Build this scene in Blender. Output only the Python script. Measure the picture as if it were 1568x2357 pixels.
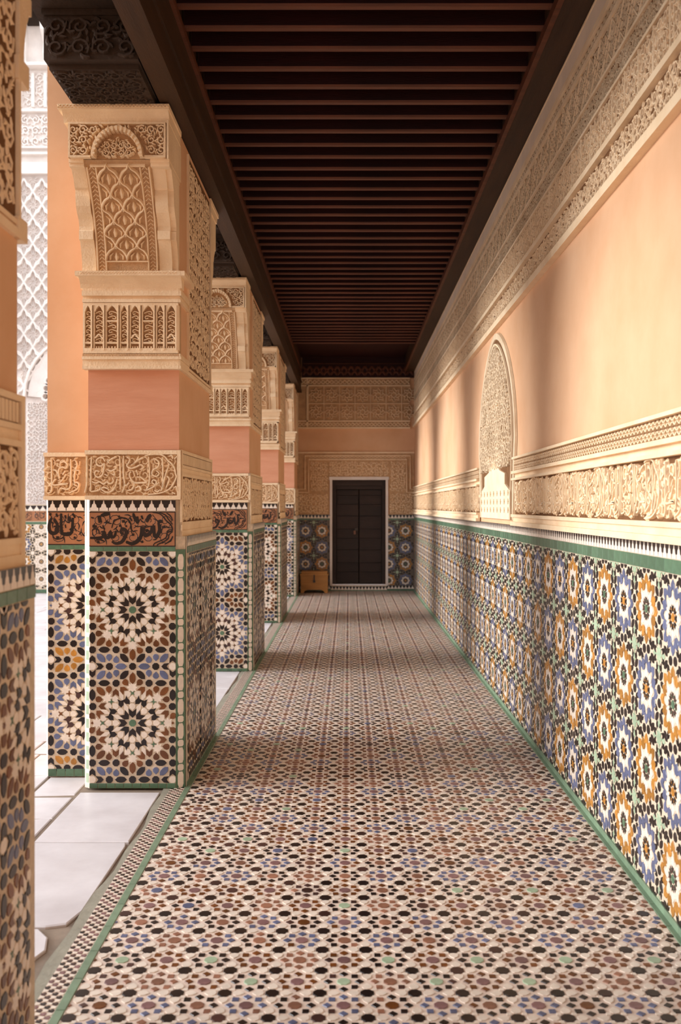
import bpy, math, random
from math import sin, cos, pi, radians, hypot, atan2
from mathutils import Vector, Matrix

random.seed(7)
for o in list(bpy.data.objects):
    bpy.data.objects.remove(o)
scene = bpy.context.scene
COL = scene.collection

# ------------------------------------------------------------------ camera
FPX, CAMH = 2250.0, 1.55          # focal length in pixels of the 1568 x 2357 frame, eye height
VPX, VPY = 803.0, 1165.0          # vanishing point of the gallery
cam_d = bpy.data.cameras.new('camera')
cam = bpy.data.objects.new('camera', cam_d)
COL.objects.link(cam)
cam.location = (0, 0, CAMH)
cam.rotation_euler = (pi / 2, 0, 0)
cam_d.sensor_fit = 'VERTICAL'
cam_d.sensor_height = 36.0
cam_d.sensor_width = 24.0
cam_d.lens = FPX / 2357.0 * 36.0
cam_d.shift_x = -(VPX - 784.0) / 2357.0
cam_d.shift_y = -(1178.5 - VPY) / 2357.0
cam_d.clip_start = 0.05
cam_d.clip_end = 200
cam_d.dof.use_dof = True
cam_d.dof.focus_distance = 5.6
cam_d.dof.aperture_fstop = 3.2
scene.camera = cam

# ------------------------------------------------------------------ light
world = bpy.data.worlds.new('sky')
scene.world = world
world.use_nodes = True
bgn = world.node_tree.nodes['Background']
bgn.inputs['Color'].default_value = (0.93, 0.95, 1.0, 1)
bgn.inputs['Strength'].default_value = 0.95
sun_d = bpy.data.lights.new('sun', 'SUN')
sun = bpy.data.objects.new('sun', sun_d)
COL.objects.link(sun)
sun_d.energy = 2.05
sun_d.angle = radians(30)       # a low sun behind bright haze: very soft shadows
sun_d.color = (1.0, 0.975, 0.96)
sun.location = (-14, 6, 8)
sun.rotation_euler = Vector((0.96, 0.055, -0.23)).to_track_quat('-Z', 'Y').to_euler()

scene.view_settings.view_transform = 'Standard'
scene.view_settings.look = 'None'
scene.view_settings.exposure = 1.06
scene.view_settings.gamma = 1.0
scene.view_settings.use_curve_mapping = False
scene.cycles.max_bounces = 10
scene.cycles.diffuse_bounces = 6
scene.cycles.use_denoising = True
scene.cycles.sample_clamp_indirect = 6


# ------------------------------------------------------------------ materials
def lin(c):
    return tuple(((v / 255) / 12.92 if v / 255 <= 0.04045 else ((v / 255 + 0.055) / 1.055) ** 2.4) for v in c)


def mat(name, rgb, rough=0.8, vary=0.15, scale=6.0, bump=0.0, bscale=60.0, island=0.0, rgb2=None, spec=0.5, stretch=None):
    m = bpy.data.materials.new(name)
    m.use_nodes = True
    nt = m.node_tree
    N, L = nt.nodes, nt.links
    b = N['Principled BSDF']
    b.inputs['Roughness'].default_value = rough
    b.inputs['Specular IOR Level'].default_value = spec
    tc = N.new('ShaderNodeTexCoord')
    mp = N.new('ShaderNodeMapping')
    L.new(tc.outputs['Object'], mp.inputs['Vector'])
    if stretch:
        mp.inputs['Scale'].default_value = stretch
    no = N.new('ShaderNodeTexNoise')
    no.inputs['Scale'].default_value = scale
    no.inputs['Detail'].default_value = 6
    no.inputs['Roughness'].default_value = 0.6
    L.new(mp.outputs['Vector'], no.inputs['Vector'])
    cr = N.new('ShaderNodeValToRGB')
    c1 = lin(rgb)
    c2 = lin(rgb2) if rgb2 else tuple(v * (1 - vary) for v in c1)
    c0 = tuple(min(1, v * (1 + vary * 0.6)) for v in c1)
    cr.color_ramp.elements[0].position = 0.30
    cr.color_ramp.elements[0].color = (*c2, 1)
    cr.color_ramp.elements[1].position = 0.72
    cr.color_ramp.elements[1].color = (*c0, 1)
    L.new(no.outputs['Fac'], cr.inputs['Fac'])
    col = cr.outputs['Color']
    if island > 0:
        ge = N.new('ShaderNodeNewGeometry')
        oi = N.new('ShaderNodeObjectInfo')
        ad = N.new('ShaderNodeMath'); ad.operation = 'ADD'
        fr = N.new('ShaderNodeMath'); fr.operation = 'FRACT'
        L.new(ge.outputs['Random Per Island'], ad.inputs[0])
        L.new(oi.outputs['Random'], ad.inputs[1])
        L.new(ad.outputs[0], fr.inputs[0])
        mr = N.new('ShaderNodeMapRange')
        mr.inputs['To Min'].default_value = 1 - island
        mr.inputs['To Max'].default_value = 1 + island
        L.new(fr.outputs[0], mr.inputs['Value'])
        vm = N.new('ShaderNodeVectorMath'); vm.operation = 'SCALE'
        L.new(col, vm.inputs[0])
        L.new(mr.outputs['Result'], vm.inputs['Scale'])
        col = vm.outputs['Vector']
    L.new(col, b.inputs['Base Color'])
    if bump > 0:
        n2 = N.new('ShaderNodeTexNoise')
        n2.inputs['Scale'].default_value = bscale
        n2.inputs['Detail'].default_value = 4
        L.new(mp.outputs['Vector'], n2.inputs['Vector'])
        bp = N.new('ShaderNodeBump')
        bp.inputs['Strength'].default_value = bump
        bp.inputs['Distance'].default_value = 0.01
        L.new(n2.outputs['Fac'], bp.inputs['Height'])
        L.new(bp.outputs['Normal'], b.inputs['Normal'])
    return m


T = {}      # glazes
T['k'] = mat('glaze black', (30, 20, 20), 0.30, 0.2, 30, island=0.35)
T['n'] = mat('glaze brown', (112, 64, 26), 0.30, 0.25, 30, island=0.3)
T['o'] = mat('glaze ochre', (186, 128, 52), 0.30, 0.25, 30, island=0.25)
T['b'] = mat('glaze grey blue', (98, 106, 138), 0.30, 0.2, 30, island=0.2)
T['g'] = mat('glaze green', (86, 118, 92), 0.28, 0.25, 30, island=0.18)
T['e'] = mat('faded green edging', (124, 148, 122), 0.4, 0.2, 12, island=0.12)
T['w'] = mat('glaze white', (238, 225, 210), 0.32, 0.1, 30, island=0.06)
T['l'] = mat('glaze pale green', (168, 190, 160), 0.32, 0.15, 30, island=0.12)
T['m'] = mat('glaze mauve', (132, 98, 98), 0.35, 0.2, 30, island=0.25)
T['r'] = mat('glaze worn brown', (150, 104, 82), 0.4, 0.25, 30, island=0.3)
T['d'] = mat('glaze dark brown', (70, 44, 40), 0.35, 0.2, 30, island=0.4)
GROUT = mat('tile grout', (214, 196, 172), 0.85, 0.2, 40)
DGROUT = mat('dark tile ground', (112, 100, 88), 0.6, 0.2, 30)
FGROUT = mat('floor grout', (232, 212, 196), 0.75, 0.18, 5)
PEACH = mat('peach plaster', (222, 182, 146), 0.85, 0.14, 1.4, bump=0.15, bscale=14, rgb2=(214, 166, 126), spec=0.25)
PINK = mat('pink plaster', (216, 160, 130), 0.85, 0.12, 2.5, bump=0.2, bscale=20, rgb2=(208, 146, 114), spec=0.25, stretch=(0.6, 0.6, 3.5))
STUCCO = mat('carved stucco', (240, 217, 184), 0.85, 0.12, 5, bump=0.3, bscale=90, rgb2=(230, 202, 165), spec=0.2)
STUCCO_G = mat('stucco ground', (200, 164, 126), 0.9, 0.2, 14, bump=0.6, bscale=120, spec=0.1)
STUCCO_D = mat('dark stucco ground', (122, 88, 60), 0.9, 0.25, 14, bump=0.6, bscale=120, spec=0.1)  # ground between the carving, darker brown than the raised stucco
STUCCO_P = mat('grey stucco', (228, 208, 178), 0.85, 0.14, 5, bump=0.3, bscale=90, rgb2=(200, 176, 144), spec=0.2)
STUCCO_L = mat('plain stucco ledge', (232, 212, 190), 0.85, 0.1, 4, spec=0.2)
STUCCO_W = mat('pale stucco', (234, 226, 220), 0.85, 0.1, 4, bump=0.3, bscale=60, spec=0.2)
STUCCO_WG = mat('pale stucco ground', (220, 210, 204), 0.9, 0.15, 9, bump=0.4, bscale=60, spec=0.1)
MARBLE = mat('white marble', (238, 236, 240), 0.40, 0.05, 2.2, rgb2=(208, 203, 206), bump=0.08, bscale=12, island=0.05)
MGAP = mat('marble joint mortar', (150, 134, 118), 0.9, 0.2, 12)
CEMENT = mat('grey green cement', (156, 152, 136), 0.85, 0.2, 8, bump=0.2)
TERRA = mat('terracotta calligraphy tile', (168, 112, 76), 0.4, 0.15, 12)
WOOD = mat('brown cedar', (64, 42, 24), 0.6, 0.35, 3, bump=0.25, bscale=40, stretch=(6, 0.5, 6), spec=0.3)
WOOD_D = mat('dark carved cedar', (62, 48, 38), 0.7, 0.3, 4, bump=0.3, bscale=40, spec=0.25)
WOOD_R = mat('red painted cedar', (44, 10, 9), 0.6, 0.4, 3, bump=0.2, bscale=30, stretch=(0.6, 6, 6), spec=0.25)
WOOD_J = mat('brown joist edge', (98, 54, 34), 0.55, 0.4, 3, bump=0.2, bscale=30, stretch=(0.6, 6, 6), spec=0.3)  # lighter brown than the red joist sides
DOORW = mat('aged door wood', (44, 28, 22), 0.6, 0.3, 4, bump=0.3, bscale=30, stretch=(1, 6, 6), island=0.3)
CHESTW = mat('light pine chest', (176, 124, 62), 0.55, 0.2, 3, bump=0.15, bscale=30, stretch=(1, 6, 8))
IRON = mat('dark iron', (60, 50, 46), 0.5, 0.2, 20)
ROOFM = mat('roof lime render', (190, 160, 130), 0.9, 0.2, 3)


# ------------------------------------------------------------------ mesh builder
class MB:
    def __init__(s, fmap=None):
        s.v, s.f, s.m, s.mats = [], [], [], []
        s.fmap = fmap

    def mi(s, m):
        if m not in s.mats:
            s.mats.append(m)
        return s.mats.index(m)

    def add(s, vs, fs, m):
        k = len(s.v)
        if s.fmap:
            vs = [s.fmap(*p) for p in vs]
        s.v.extend(vs)
        i = s.mi(m)
        for f in fs:
            s.f.append(tuple(a + k for a in f))
            s.m.append(i)

    def box(s, x0, x1, y0, y1, z0, z1, m):
        vs = [(x0, y0, z0), (x1, y0, z0), (x1, y1, z0), (x0, y1, z0), (x0, y0, z1), (x1, y0, z1), (x1, y1, z1), (x0, y1, z1)]
        s.add(vs, [(3, 2, 1, 0), (4, 5, 6, 7), (0, 1, 5, 4), (1, 2, 6, 5), (2, 3, 7, 6), (3, 0, 4, 7)], m)

    def bbox(s, x0, x1, y0, y1, z0, z1, m, b):
        """box with chamfered edges towards +z (the face that shows) """
        vs = [(x0, y0, z0), (x1, y0, z0), (x1, y1, z0), (x0, y1, z0),
              (x0, y0, z1 - b), (x1, y0, z1 - b), (x1, y1, z1 - b), (x0, y1, z1 - b),
              (x0 + b, y0 + b, z1), (x1 - b, y0 + b, z1), (x1 - b, y1 - b, z1), (x0 + b, y1 - b, z1)]
        fs = [(3, 2, 1, 0), (8, 9, 10, 11)]
        for a in range(4):
            c = (a + 1) % 4
            fs += [(a, c, c + 4, a + 4), (a + 4, c + 4, c + 8, a + 8)]
        s.add(vs, fs, m)

    def prism(s, poly, h0, h1, m, skirt=True):
        n = len(poly)
        if skirt:
            vs = [(p[0], p[1], h0) for p in poly] + [(p[0], p[1], h1) for p in poly]
            fs = [tuple(range(n, 2 * n))] + [(i, (i + 1) % n, n + (i + 1) % n, n + i) for i in range(n)]
        else:
            vs = [(p[0], p[1], h1) for p in poly]
            fs = [tuple(range(n))]
        s.add(vs, fs, m)

    def loft(s, prof, x0, x1, m, close=True):
        """profile of (y,z) swept along x; closed polygon"""
        n = len(prof)
        vs = [(x0, p[0], p[1]) for p in prof] + [(x1, p[0], p[1]) for p in prof]
        fs = [(i, (i + 1) % n, n + (i + 1) % n, n + i) for i in range(n)]
        fs += [tuple(reversed(range(n))), tuple(range(n, 2 * n))]
        s.add(vs, fs, m)

    def ribbon(s, pts, w, h, m, h0=0.0, closed=False, taper=None, top=0.6):
        """a raised stroke following pts in the panel plane"""
        n = len(pts)
        if n < 2:
            return
        vs, fs = [], []
        for i, p in enumerate(pts):
            if closed:
                a, b = pts[i - 1], pts[(i + 1) % n]
            else:
                a, b = pts[max(0, i - 1)], pts[min(n - 1, i + 1)]
            dx, dy = b[0] - a[0], b[1] - a[1]
            d = hypot(dx, dy) or 1e-9
            nx, ny = -dy / d, dx / d
            ww = w * 0.5 * (taper(i / (n - 1)) if taper else 1.0)
            vs += [(p[0] - nx * ww, p[1] - ny * ww, h0), (p[0] - nx * ww * top, p[1] - ny * ww * top, h0 + h),
                   (p[0] + nx * ww * top, p[1] + ny * ww * top, h0 + h), (p[0] + nx * ww, p[1] + ny * ww, h0)]
        seg = n if closed else n - 1
        for i in range(seg):
            a, b = 4 * i, 4 * ((i + 1) % n)
            for k in range(3):
                fs.append((a + k + 1, a + k, b + k, b + k + 1))
        if not closed:
            fs += [(0, 1, 2, 3), (4 * n - 1, 4 * n - 2, 4 * n - 3, 4 * n - 4)]
        s.add(vs, fs, m)

    def mesh(s, name):
        me = bpy.data.meshes.new(name)
        me.from_pydata(s.v, [], s.f)
        for m in s.mats:
            me.materials.append(m)
        if len(s.mats) > 1:
            me.polygons.foreach_set('material_index', s.m)
        me.update()
        return me

    def build(s, name, parent=None, M=None, kind=None, smooth=False):
        me = s.mesh(name)
        if smooth:
            me.polygons.foreach_set('use_smooth', [True] * len(me.polygons))
        return put(name, me, parent, M, kind)


def put(name, me, parent=None, M=None, kind=None):
    o = bpy.data.objects.new(name, me)
    COL.objects.link(o)
    if parent is not None:
        o.parent = parent
    if M is not None:
        o.matrix_basis = M
    if kind:
        o['kind'] = kind
    return o


def thing(name, label, cat, loc=(0, 0, 0), group=None, kind=None):
    o = bpy.data.objects.new(name, None)
    COL.objects.link(o)
    o.empty_display_size = 0.1
    o.location = loc
    if label:
        o['label'] = label
    if cat:
        o['category'] = cat
    if group:
        o['group'] = group
    if kind:
        o['kind'] = kind
    return o


def frame(o, u, v, base=(0, 0, 0)):
    """matrix of a panel: local x along u, y along v, z outwards; o is a world point, base the parent's world location"""
    u, v = Vector(u).normalized(), Vector(v).normalized()
    n = u.cross(v)
    M = Matrix((u, v, n)).transposed().to_4x4()
    M.translation = Vector(o) - Vector(base)
    return M


# ------------------------------------------------------------------ tile shapes and patterns
def ngon(n, r, off=0.0):
    return [(r * cos(2 * pi * (i + off) / n), r * sin(2 * pi * (i + off) / n)) for i in range(n)]


def starp(n, r1, r2, off=0.0):
    return [((r1 if i % 2 == 0 else r2) * cos(pi * (i + off) / n), (r1 if i % 2 == 0 else r2) * sin(pi * (i + off) / n)) for i in range(2 * n)]


SH = {
    'oct': ngon(8, 60, 0.5),
    'hex': [(96, 0), (58, 38), (20, 49), (-20, 49), (-58, 38), (-96, 0), (-58, -38), (-20, -49), (20, -49), (58, -38)],
    'shield': [(64, 0), (22, 42), (-18, 50), (-46, 30), (-54, 0), (-46, -30), (-18, -50), (22, -42)],
    'dart': [(66, 0), (24, 46), (-62, 54), (-20, 0), (-62, -54), (24, -46)],
    'sdart': [(56, 0), (20, 34), (-20, 32), (-56, 52), (-30, 0), (-56, -52), (-20, -32), (20, -34)],
    'rhomb': [(104, 0), (0, 36), (-104, 0), (0, -36)],
    'cross': starp(4, 56, 16, 1.0),
    'star8': starp(8, 104, 62),
    'dia': [(24, 0), (0, 24), (-24, 0), (0, -24)],
    'sq': [(40, 40), (-40, 40), (-40, -40), (40, -40)],
}


def star_panel(ring='n', rosette='b', nstar=2, axis='n'):
    """zellige panel: eight-fold stars stacked vertically, half width 692 units; v=0 at the panel's bottom edge"""
    P = []
    H = 908
    C8 = [k * 45 for k in range(8)]

    def pol(shape, col, r, a, d, cy, pr):
        P.append((shape, col, r * cos(radians(a)), cy + r * sin(radians(a)), d, 1.0, pr))

    for si in range(nstar):
        cy = 55 + H + si * 2 * H
        pol('oct', 'g', 0, 0, 0, cy, 0)
        for a in C8:
            P.append(('dart', 'k', 160 * cos(radians(a)), cy + 160 * sin(radians(a)), a + 180, 1.14, 0))
            pol('rhomb', 'w', 262, a + 22.5, a + 22.5, cy, 2)
            pol('shield', 'w', 264, a, a + 180, cy, 2)
            pol('shield', 'w', 385, a, a, cy, 2)
            pol('cross', 'g' if ring == 'n' else 'n', 480, a, a, cy, 1)
            pol('rhomb', 'w', 470, a + 22.5, a + 22.5, cy, 3)
            P.append(('star8', 'w', 570 * cos(radians(a)), cy + 570 * sin(radians(a)), a, .9, 3))
            for s in (-1, 1):
                P.append(('sdart', 'd' if ring == 'b' else 'k', 365 * cos(radians(a + s * 14.8)), cy + 365 * sin(radians(a + s * 14.8)), a + s * 45 + 180, 1.22, 0))
                pol('shield', 'w', 473, a + s * 9.6, a + s * 45, cy, 3)
                pol('dart', ring, 553, a + s * 15.8, a + s * 45, cy, 0)
                pol('shield', ring, 660, a + s * 9.9, a + 180 + s * 40, cy, 0)
            if a % 180 != 0:
                pol('hex', ring, 720, a, a, cy, 0)
            else:
                pol('dia', ring, 645, a, a, cy, 1)
            pol('oct', 'k', 692, a + 22.5, 0, cy, 0)
        for sy in (-1, 1):
            for sx in (-1, 1):
                def q(shape, col, x, y, d, pr=0):
                    dd = d if sx > 0 else 180 - d
                    P.append((shape, col, sx * x, cy + sy * y, dd if sy > 0 else -dd, 1.0, pr))
                q('hex', 'k', 455, 640, 0)
                q('hex', 'k', 645, 450, 90)
                q('oct', 'k', 645, 640, 0)
                q('hex', 'k', 133, 772, -45)
                q('shield', rosette, 262, 800, -90)
                q('shield', rosette, 375, 762, 90)
                q('hex', rosette, 505, 772, -45)
                q('dart', 'k', 645, 796, -90)
                if sy > 0 or si == 0:
                    q('hex', rosette if (sy > 0 and si < nstar - 1) else 'k', 187, H, 0)
                    q('oct', 'k', 372, H, 0)
                    q('dart', 'k', 528, H, 180)
                    q('oct', 'w', 645, H, 0, 2)
            if sy > 0 or si == 0:
                P.append(('oct', 'k', 0, cy + sy * H, 0, 1.0, 0))
    return P


PANW = 0.474
US = PANW / 1385.0


def rosette_cell(cx, cy, a, hue, corner='l'):
    """wall zellige: one rosette of cell size a"""
    P = []
    k = a / 0.322

    def pol(shape, col, r, ang, d, sc, pr=0):
        P.append((shape, col, cx + r * k * cos(radians(ang)), cy + r * k * sin(radians(ang)), d, sc * k, pr))
    inner = 'g' if hue == 'o' else 'o'
    pol('oct', inner, 0, 0, 0, 0.30e-3)
    for i in range(8):
        a8 = i * 45
        pol('dart', 'd' if hue == 'o' else 'k', 0.034, a8, a8 + 180, 0.20e-3)
        pol('shield', inner, 0.0335, a8 + 22.5, a8 + 22.5, 0.10e-3, 1)
        pol('rhomb', 'w', 0.060, a8 + 22.5, a8 + 22.5, 0.24e-3, 2)
        pol('shield', 'w', 0.066, a8, a8, 0.36e-3, 2)
        pol('dart', 'k', 0.138, a8 + 22.5, a8 + 22.5, 0.22e-3, 0)
        pol('shield', hue, 0.100, a8 + 22.5, a8 + 22.5, 0.44e-3)
        pol('dart', hue, 0.116, a8, a8, 0.40e-3)
        if i % 2 == 1:
            for s in (-1, 1):
                pol('hex', 'k', 0.158, a8 + s * 14, a8 + 90, 0.27e-3)
        else:
            pol('oct', 'k', 0.161, a8 + 9.5, 0, 0.32e-3)
    # corner rosette (lower left corner of the cell)
    x, y = cx - a / 2, cy - a / 2
    P.append(('star8', corner, x, y, 0, 0.36e-3 * k, 0))
    for i in range(8):
        aa = i * 45 + 22.5
        P.append(('dart', 'k', x + 0.052 * k * cos(radians(aa)), y + 0.052 * k * sin(radians(aa)), aa, 0.24e-3 * k, 0))
    for i in range(4):
        aa = i * 90
        P.append(('hex', corner, x + 0.055 * k * cos(radians(aa)), y + 0.055 * k * sin(radians(aa)), aa, 0.20e-3 * k, 1))
    return P


def floor_cell(cx, cy, a, i, j):
    P = []
    h = random.random()
    jj = j % 4
    odd = i % 2 == 1
    if jj == 1:
        cc, pc = ('l', 'k') if odd else ('m', 'n')
    elif jj == 2:
        cc, pc = ('l', 'k') if not odd else ('m', 'n')
    elif jj == 3:
        cc, pc = ('n', 'k') if odd else ('m', 'b')
    else:
        cc, pc = ('m', 'b') if odd else ('n', 'k')
    if j > 24:
        if cc == 'l' and random.random() < .6:
            cc = random.choice(['b', 'r', 'd'])
        if pc == 'k' and random.random() < .45:
            pc = random.choice(['n', 'd', 'r'])
    if h > 0.90:
        cc, pc = 'r', 'r'
    elif cc == 'n':
        cc = 'r' if h < .6 else 'n'
    s = a / 1000.0
    P.append(('oct', cc, cx, cy, 0, s * 2.55, 0))
    for k in range(8):
        aa = k * 45
        c2 = pc if random.random() < .85 else random.choice(['d', 'r', 'n'])
        P.append(('dia', c2, cx + 0.335 * a * cos(radians(aa)), cy + 0.335 * a * sin(radians(aa)), aa, s * 4.1, 0))
    x, y = cx - a / 2, cy - a / 2
    P.append(('oct', 'k' if random.random() < 0.75 else 'd', x, y, 0, s * 2.6, 0))
    for k in range(4):
        aa = k * 90
        P.append(('shield', 'w', x + 0.285 * a * cos(radians(aa)), y + 0.285 * a * sin(radians(aa)), aa, s * 2.1, 1))
        P.append(('sq', 'w', x + 0.22 * a * cos(radians(aa + 45)), y + 0.22 * a * sin(radians(aa + 45)), aa, s * 1.25, 2))
    return P


def clip_poly(poly, r):
    x0, x1, y0, y1 = r
    for ax, lim, sg in ((0, x0, 1), (0, x1, -1), (1, y0, 1), (1, y1, -1)):
        out = []
        n = len(poly)
        for i in range(n):
            p, q = poly[i], poly[(i + 1) % n]
            ip, iq = sg * (p[ax] - lim) >= 0, sg * (q[ax] - lim) >= 0
            if ip:
                out.append(p)
            if ip != iq:
                t = (lim - p[ax]) / (q[ax] - p[ax])
                out.append((p[0] + t * (q[0] - p[0]), p[1] + t * (q[1] - p[1])))
        poly = out
        if len(poly) < 3:
            return []
    return poly


TILE_CACHE = {}
HGT = {0: 0.0030, 1: 0.0026, 2: 0.0022, 3: 0.0018}


def tile_mesh(shape, col, sc, h):
    key = (shape, col, round(sc * 1e7), h)
    if key not in TILE_CACHE:
        mb = MB()
        poly = [(x * sc, y * sc) for x, y in SH[shape]]
        n = len(poly)
        b = 0.93
        vs = [(p[0], p[1], 0) for p in poly] + [(p[0], p[1], h * 0.6) for p in poly] + [(p[0] * b, p[1] * b, h) for p in poly]
        fs = [tuple(range(2 * n, 3 * n))]
        for i in range(n):
            k = (i + 1) % n
            fs += [(i, k, n + k, n + i), (n + i, n + k, 2 * n + k, 2 * n + i)]
        mb.add(vs, fs, T[col])
        TILE_CACHE[key] = mb.mesh('tile')
    return TILE_CACHE[key]


def lay(P, parent, rect, n_parts=0, unit=1.0, score=None, skirt=lambda x, y: True, stuff='tile_field', M=None):
    """lay the tiles of pattern P on the parent's local plane: the n_parts best scored whole tiles as objects, the rest as one part"""
    x0, x1, y0, y1 = rect
    whole, rest = [], []
    for (shape, col, x, y, d, sc, pr) in P:
        x, y, sc = x * unit, y * unit, sc * unit
        r = 100 * sc
        if x + r < x0 or x - r > x1 or y + r < y0 or y - r > y1:
            continue
        t = (shape, col, x, y, d, sc, pr)
        ca, sa = cos(radians(d)), sin(radians(d))
        poly = [(x + sc * (a * ca - b * sa), y + sc * (a * sa + b * ca)) for a, b in SH[shape]]
        inside = all(x0 - 1e-6 <= p[0] <= x1 + 1e-6 and y0 - 1e-6 <= p[1] <= y1 + 1e-6 for p in poly)
        if inside and n_parts:
            whole.append((score(t) if score else pr, len(whole), t, poly))
        else:
            rest.append((t, poly if inside else clip_poly(poly, rect)))
    whole.sort(key=lambda a: (a[0], a[1]))
    for (_, _, t, poly) in whole[n_parts:]:
        rest.append((t, poly))
    for (_, _, t, poly) in whole[:n_parts]:
        shape, col, x, y, d, sc, pr = t
        o = bpy.data.objects.new('tile', tile_mesh(shape, col, sc, HGT[pr]))
        COL.objects.link(o)
        o.parent = parent
        m = Matrix.Rotation(radians(d), 4, 'Z')
        m.translation = (x, y, 0)
        o.matrix_basis = (M @ m) if M is not None else m
    if rest:
        mb = MB()
        for t, poly in rest:
            if len(poly) >= 3:
                mb.prism(poly, 0, HGT[t[6]], T[t[1]], skirt(t[2], t[3]))
        if mb.f:
            mb.build(stuff, parent, M, kind='stuff')


def tile_row(parent, u0, u1, v0, v1, w, col, M=None, name='border_tile', g=0.0012, h=0.004, limit=300, along='u'):
    """a row of rectangular glazed tiles, each one an object"""
    L = (u1 - u0) if along == 'u' else (v1 - v0)
    n = max(1, round(L / w))
    w = L / n
    key = ('row', round(w * 1e5), round((v1 - v0) * 1e5), round((u1 - u0) * 1e5) if along == 'v' else 0, col, along)
    if key not in TILE_CACHE:
        mb = MB()
        if along == 'u':
            mb.bbox(g, w - g, g, v1 - v0 - g, 0, h, T[col], 0.0012)
        else:
            mb.bbox(g, u1 - u0 - g, g, w - g, 0, h, T[col], 0.0012)
        TILE_CACHE[key] = mb.mesh(name)
    for i in range(min(n, limit)):
        m = Matrix.Translation((u0 + i * w, v0, 0) if along == 'u' else (u0, v0 + i * w, 0))
        put(name, TILE_CACHE[key], parent, (M @ m) if M is not None else m)


def merlons(parent, u0, u1, v0, v1, w, M=None, objs=True, base=T['k'], name='merlon_tile', h=0.003):
    """row of white stepped merlon tiles on a black ground"""
    n = max(1, round((u1 - u0) / w))
    w = (u1 - u0) / n
    H = v1 - v0
    poly = [(0.04 * w, 0), (0.96 * w, 0), (0.94 * w, 0.28 * H), (0.78 * w, 0.33 * H), (0.70 * w, 0.62 * H), (0.60 * w, 0.66 * H), (0.54 * w, 0.97 * H),
            (0.46 * w, 0.97 * H), (0.40 * w, 0.66 * H), (0.30 * w, 0.62 * H), (0.22 * w, 0.33 * H), (0.06 * w, 0.28 * H)]
    gb = MB()
    gb.box(u0, u1, v0, v1, 0, 0.0015, base)
    gb.build('merlon_ground', parent, M)
    if objs:
        key = ('merlon', round(w * 1e5), round(H * 1e5))
        if key not in TILE_CACHE:
            mb = MB()
            mb.prism(poly, 0, h, T['w'])
            TILE_CACHE[key] = mb.mesh(name)
        for i in range(n):
            m = Matrix.Translation((u0 + i * w, v0, 0))
            put(name, TILE_CACHE[key], parent, (M @ m) if M is not None else m)
    else:
        mb = MB()
        for i in range(n):
            mb.prism([(p[0] + u0 + i * w, p[1] + v0) for p in poly], 0, h, T['w'])
        mb.build('merlon_row', parent, M, kind='stuff')


def chain(mb, u0, u1, v0, v1):
    """vertical border: green edges, white links"""
    W = u1 - u0
    mb.box(u0, u1, v0, v1, 0, 0.002, T['g'])
    um = (u0 + u1) / 2
    v = v0 + 0.004
    k = 0
    while v < v1 - 0.02:
        L = 0.085 if k % 2 == 0 else 0.036
        L = min(L, v1 - v)
        w = 0.30 * W
        mb.prism([(um - w * .6, v), (um + w * .6, v), (um + w, v + L * .22), (um + w, v + L * .78), (um + w * .6, v + L), (um - w * .6, v + L), (um - w, v + L * .78), (um - w, v + L * .22)],
                 0.002, 0.004, T['w'])
        v += L + 0.006
        k += 1


# ------------------------------------------------------------------ carved relief
def leafp(t):
    return max(0.12, sin(pi * min(1, 0.12 + t * 0.88)) ** 0.8)


def smooth_pts(pts, sub=3):
    if len(pts) < 3:
        return pts
    out = []
    n = len(pts)
    for i in range(n - 1):
        p0, p1, p2, p3 = pts[max(0, i - 1)], pts[i], pts[i + 1], pts[min(n - 1, i + 2)]
        for k in range(sub):
            t = k / sub
            out.append(tuple(0.5 * ((2 * p1[a]) + (-p0[a] + p2[a]) * t + (2 * p0[a] - 5 * p1[a] + 4 * p2[a] - p3[a]) * t * t + (-p0[a] + 3 * p1[a] - 3 * p2[a] + p3[a]) * t ** 3) for a in (0, 1)))
    out.append(pts[-1])
    return out


def vines(mb, u0, u1, v0, v1, cell, h, m, seed=1, wk=0.11, mask=None, lod=1, h0=0.0):
    """fill a rectangle with scrolling tendrils and leaves"""
    rnd = random.Random(seed)
    nx, ny = max(1, round((u1 - u0) / cell)), max(1, round((v1 - v0) / cell))
    cx, cy = (u1 - u0) / nx, (v1 - v0) / ny
    c = min(cx, cy)

    def ok(pts):
        for p in pts:
            if not (u0 - 1e-6 <= p[0] <= u1 + 1e-6 and v0 - 1e-6 <= p[1] <= v1 + 1e-6):
                return False
            if mask and not mask(p[0], p[1]):
                return False
        return True
    for i in range(nx):
        for j in range(ny):
            x, y = u0 + (i + .5) * cx, v0 + (j + .5) * cy
            hd = 1 if (i + j) % 2 else -1
            a0 = rnd.random() * 6.28
            n = 12 if lod else 7
            pts = []
            for k in range(n + 1):
                t = k / n
                r = c * (0.46 * (1 - t) + 0.10 * t)
                a = a0 + hd * t * 8.2
                pts.append((x + r * cos(a) * cx / c * .98, y + r * sin(a) * cy / c * .98))
            if ok(pts):
                mb.ribbon(pts, wk * c, h, m, h0)
            nl = 6 if lod else 4
            for k in range(nl):
                a = a0 + k * 6.28 / nl + rnd.random() * .5
                r1, r2 = c * 0.30, c * (0.52 + 0.2 * rnd.random())
                bend = hd * 0.45
                lp = [(x + r1 * cos(a), y + r1 * sin(a)), (x + (r1 + r2) / 2 * cos(a + bend * .6), y + (r1 + r2) / 2 * sin(a + bend * .6)), (x + r2 * cos(a + bend * 1.4), y + r2 * sin(a + bend * 1.4))]
                if ok(lp):
                    mb.ribbon(smooth_pts(lp, 2) if lod else lp, wk * c * 2.0, h * (0.8 + 0.3 * rnd.random()), m, h0, taper=leafp, top=0.35)


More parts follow.
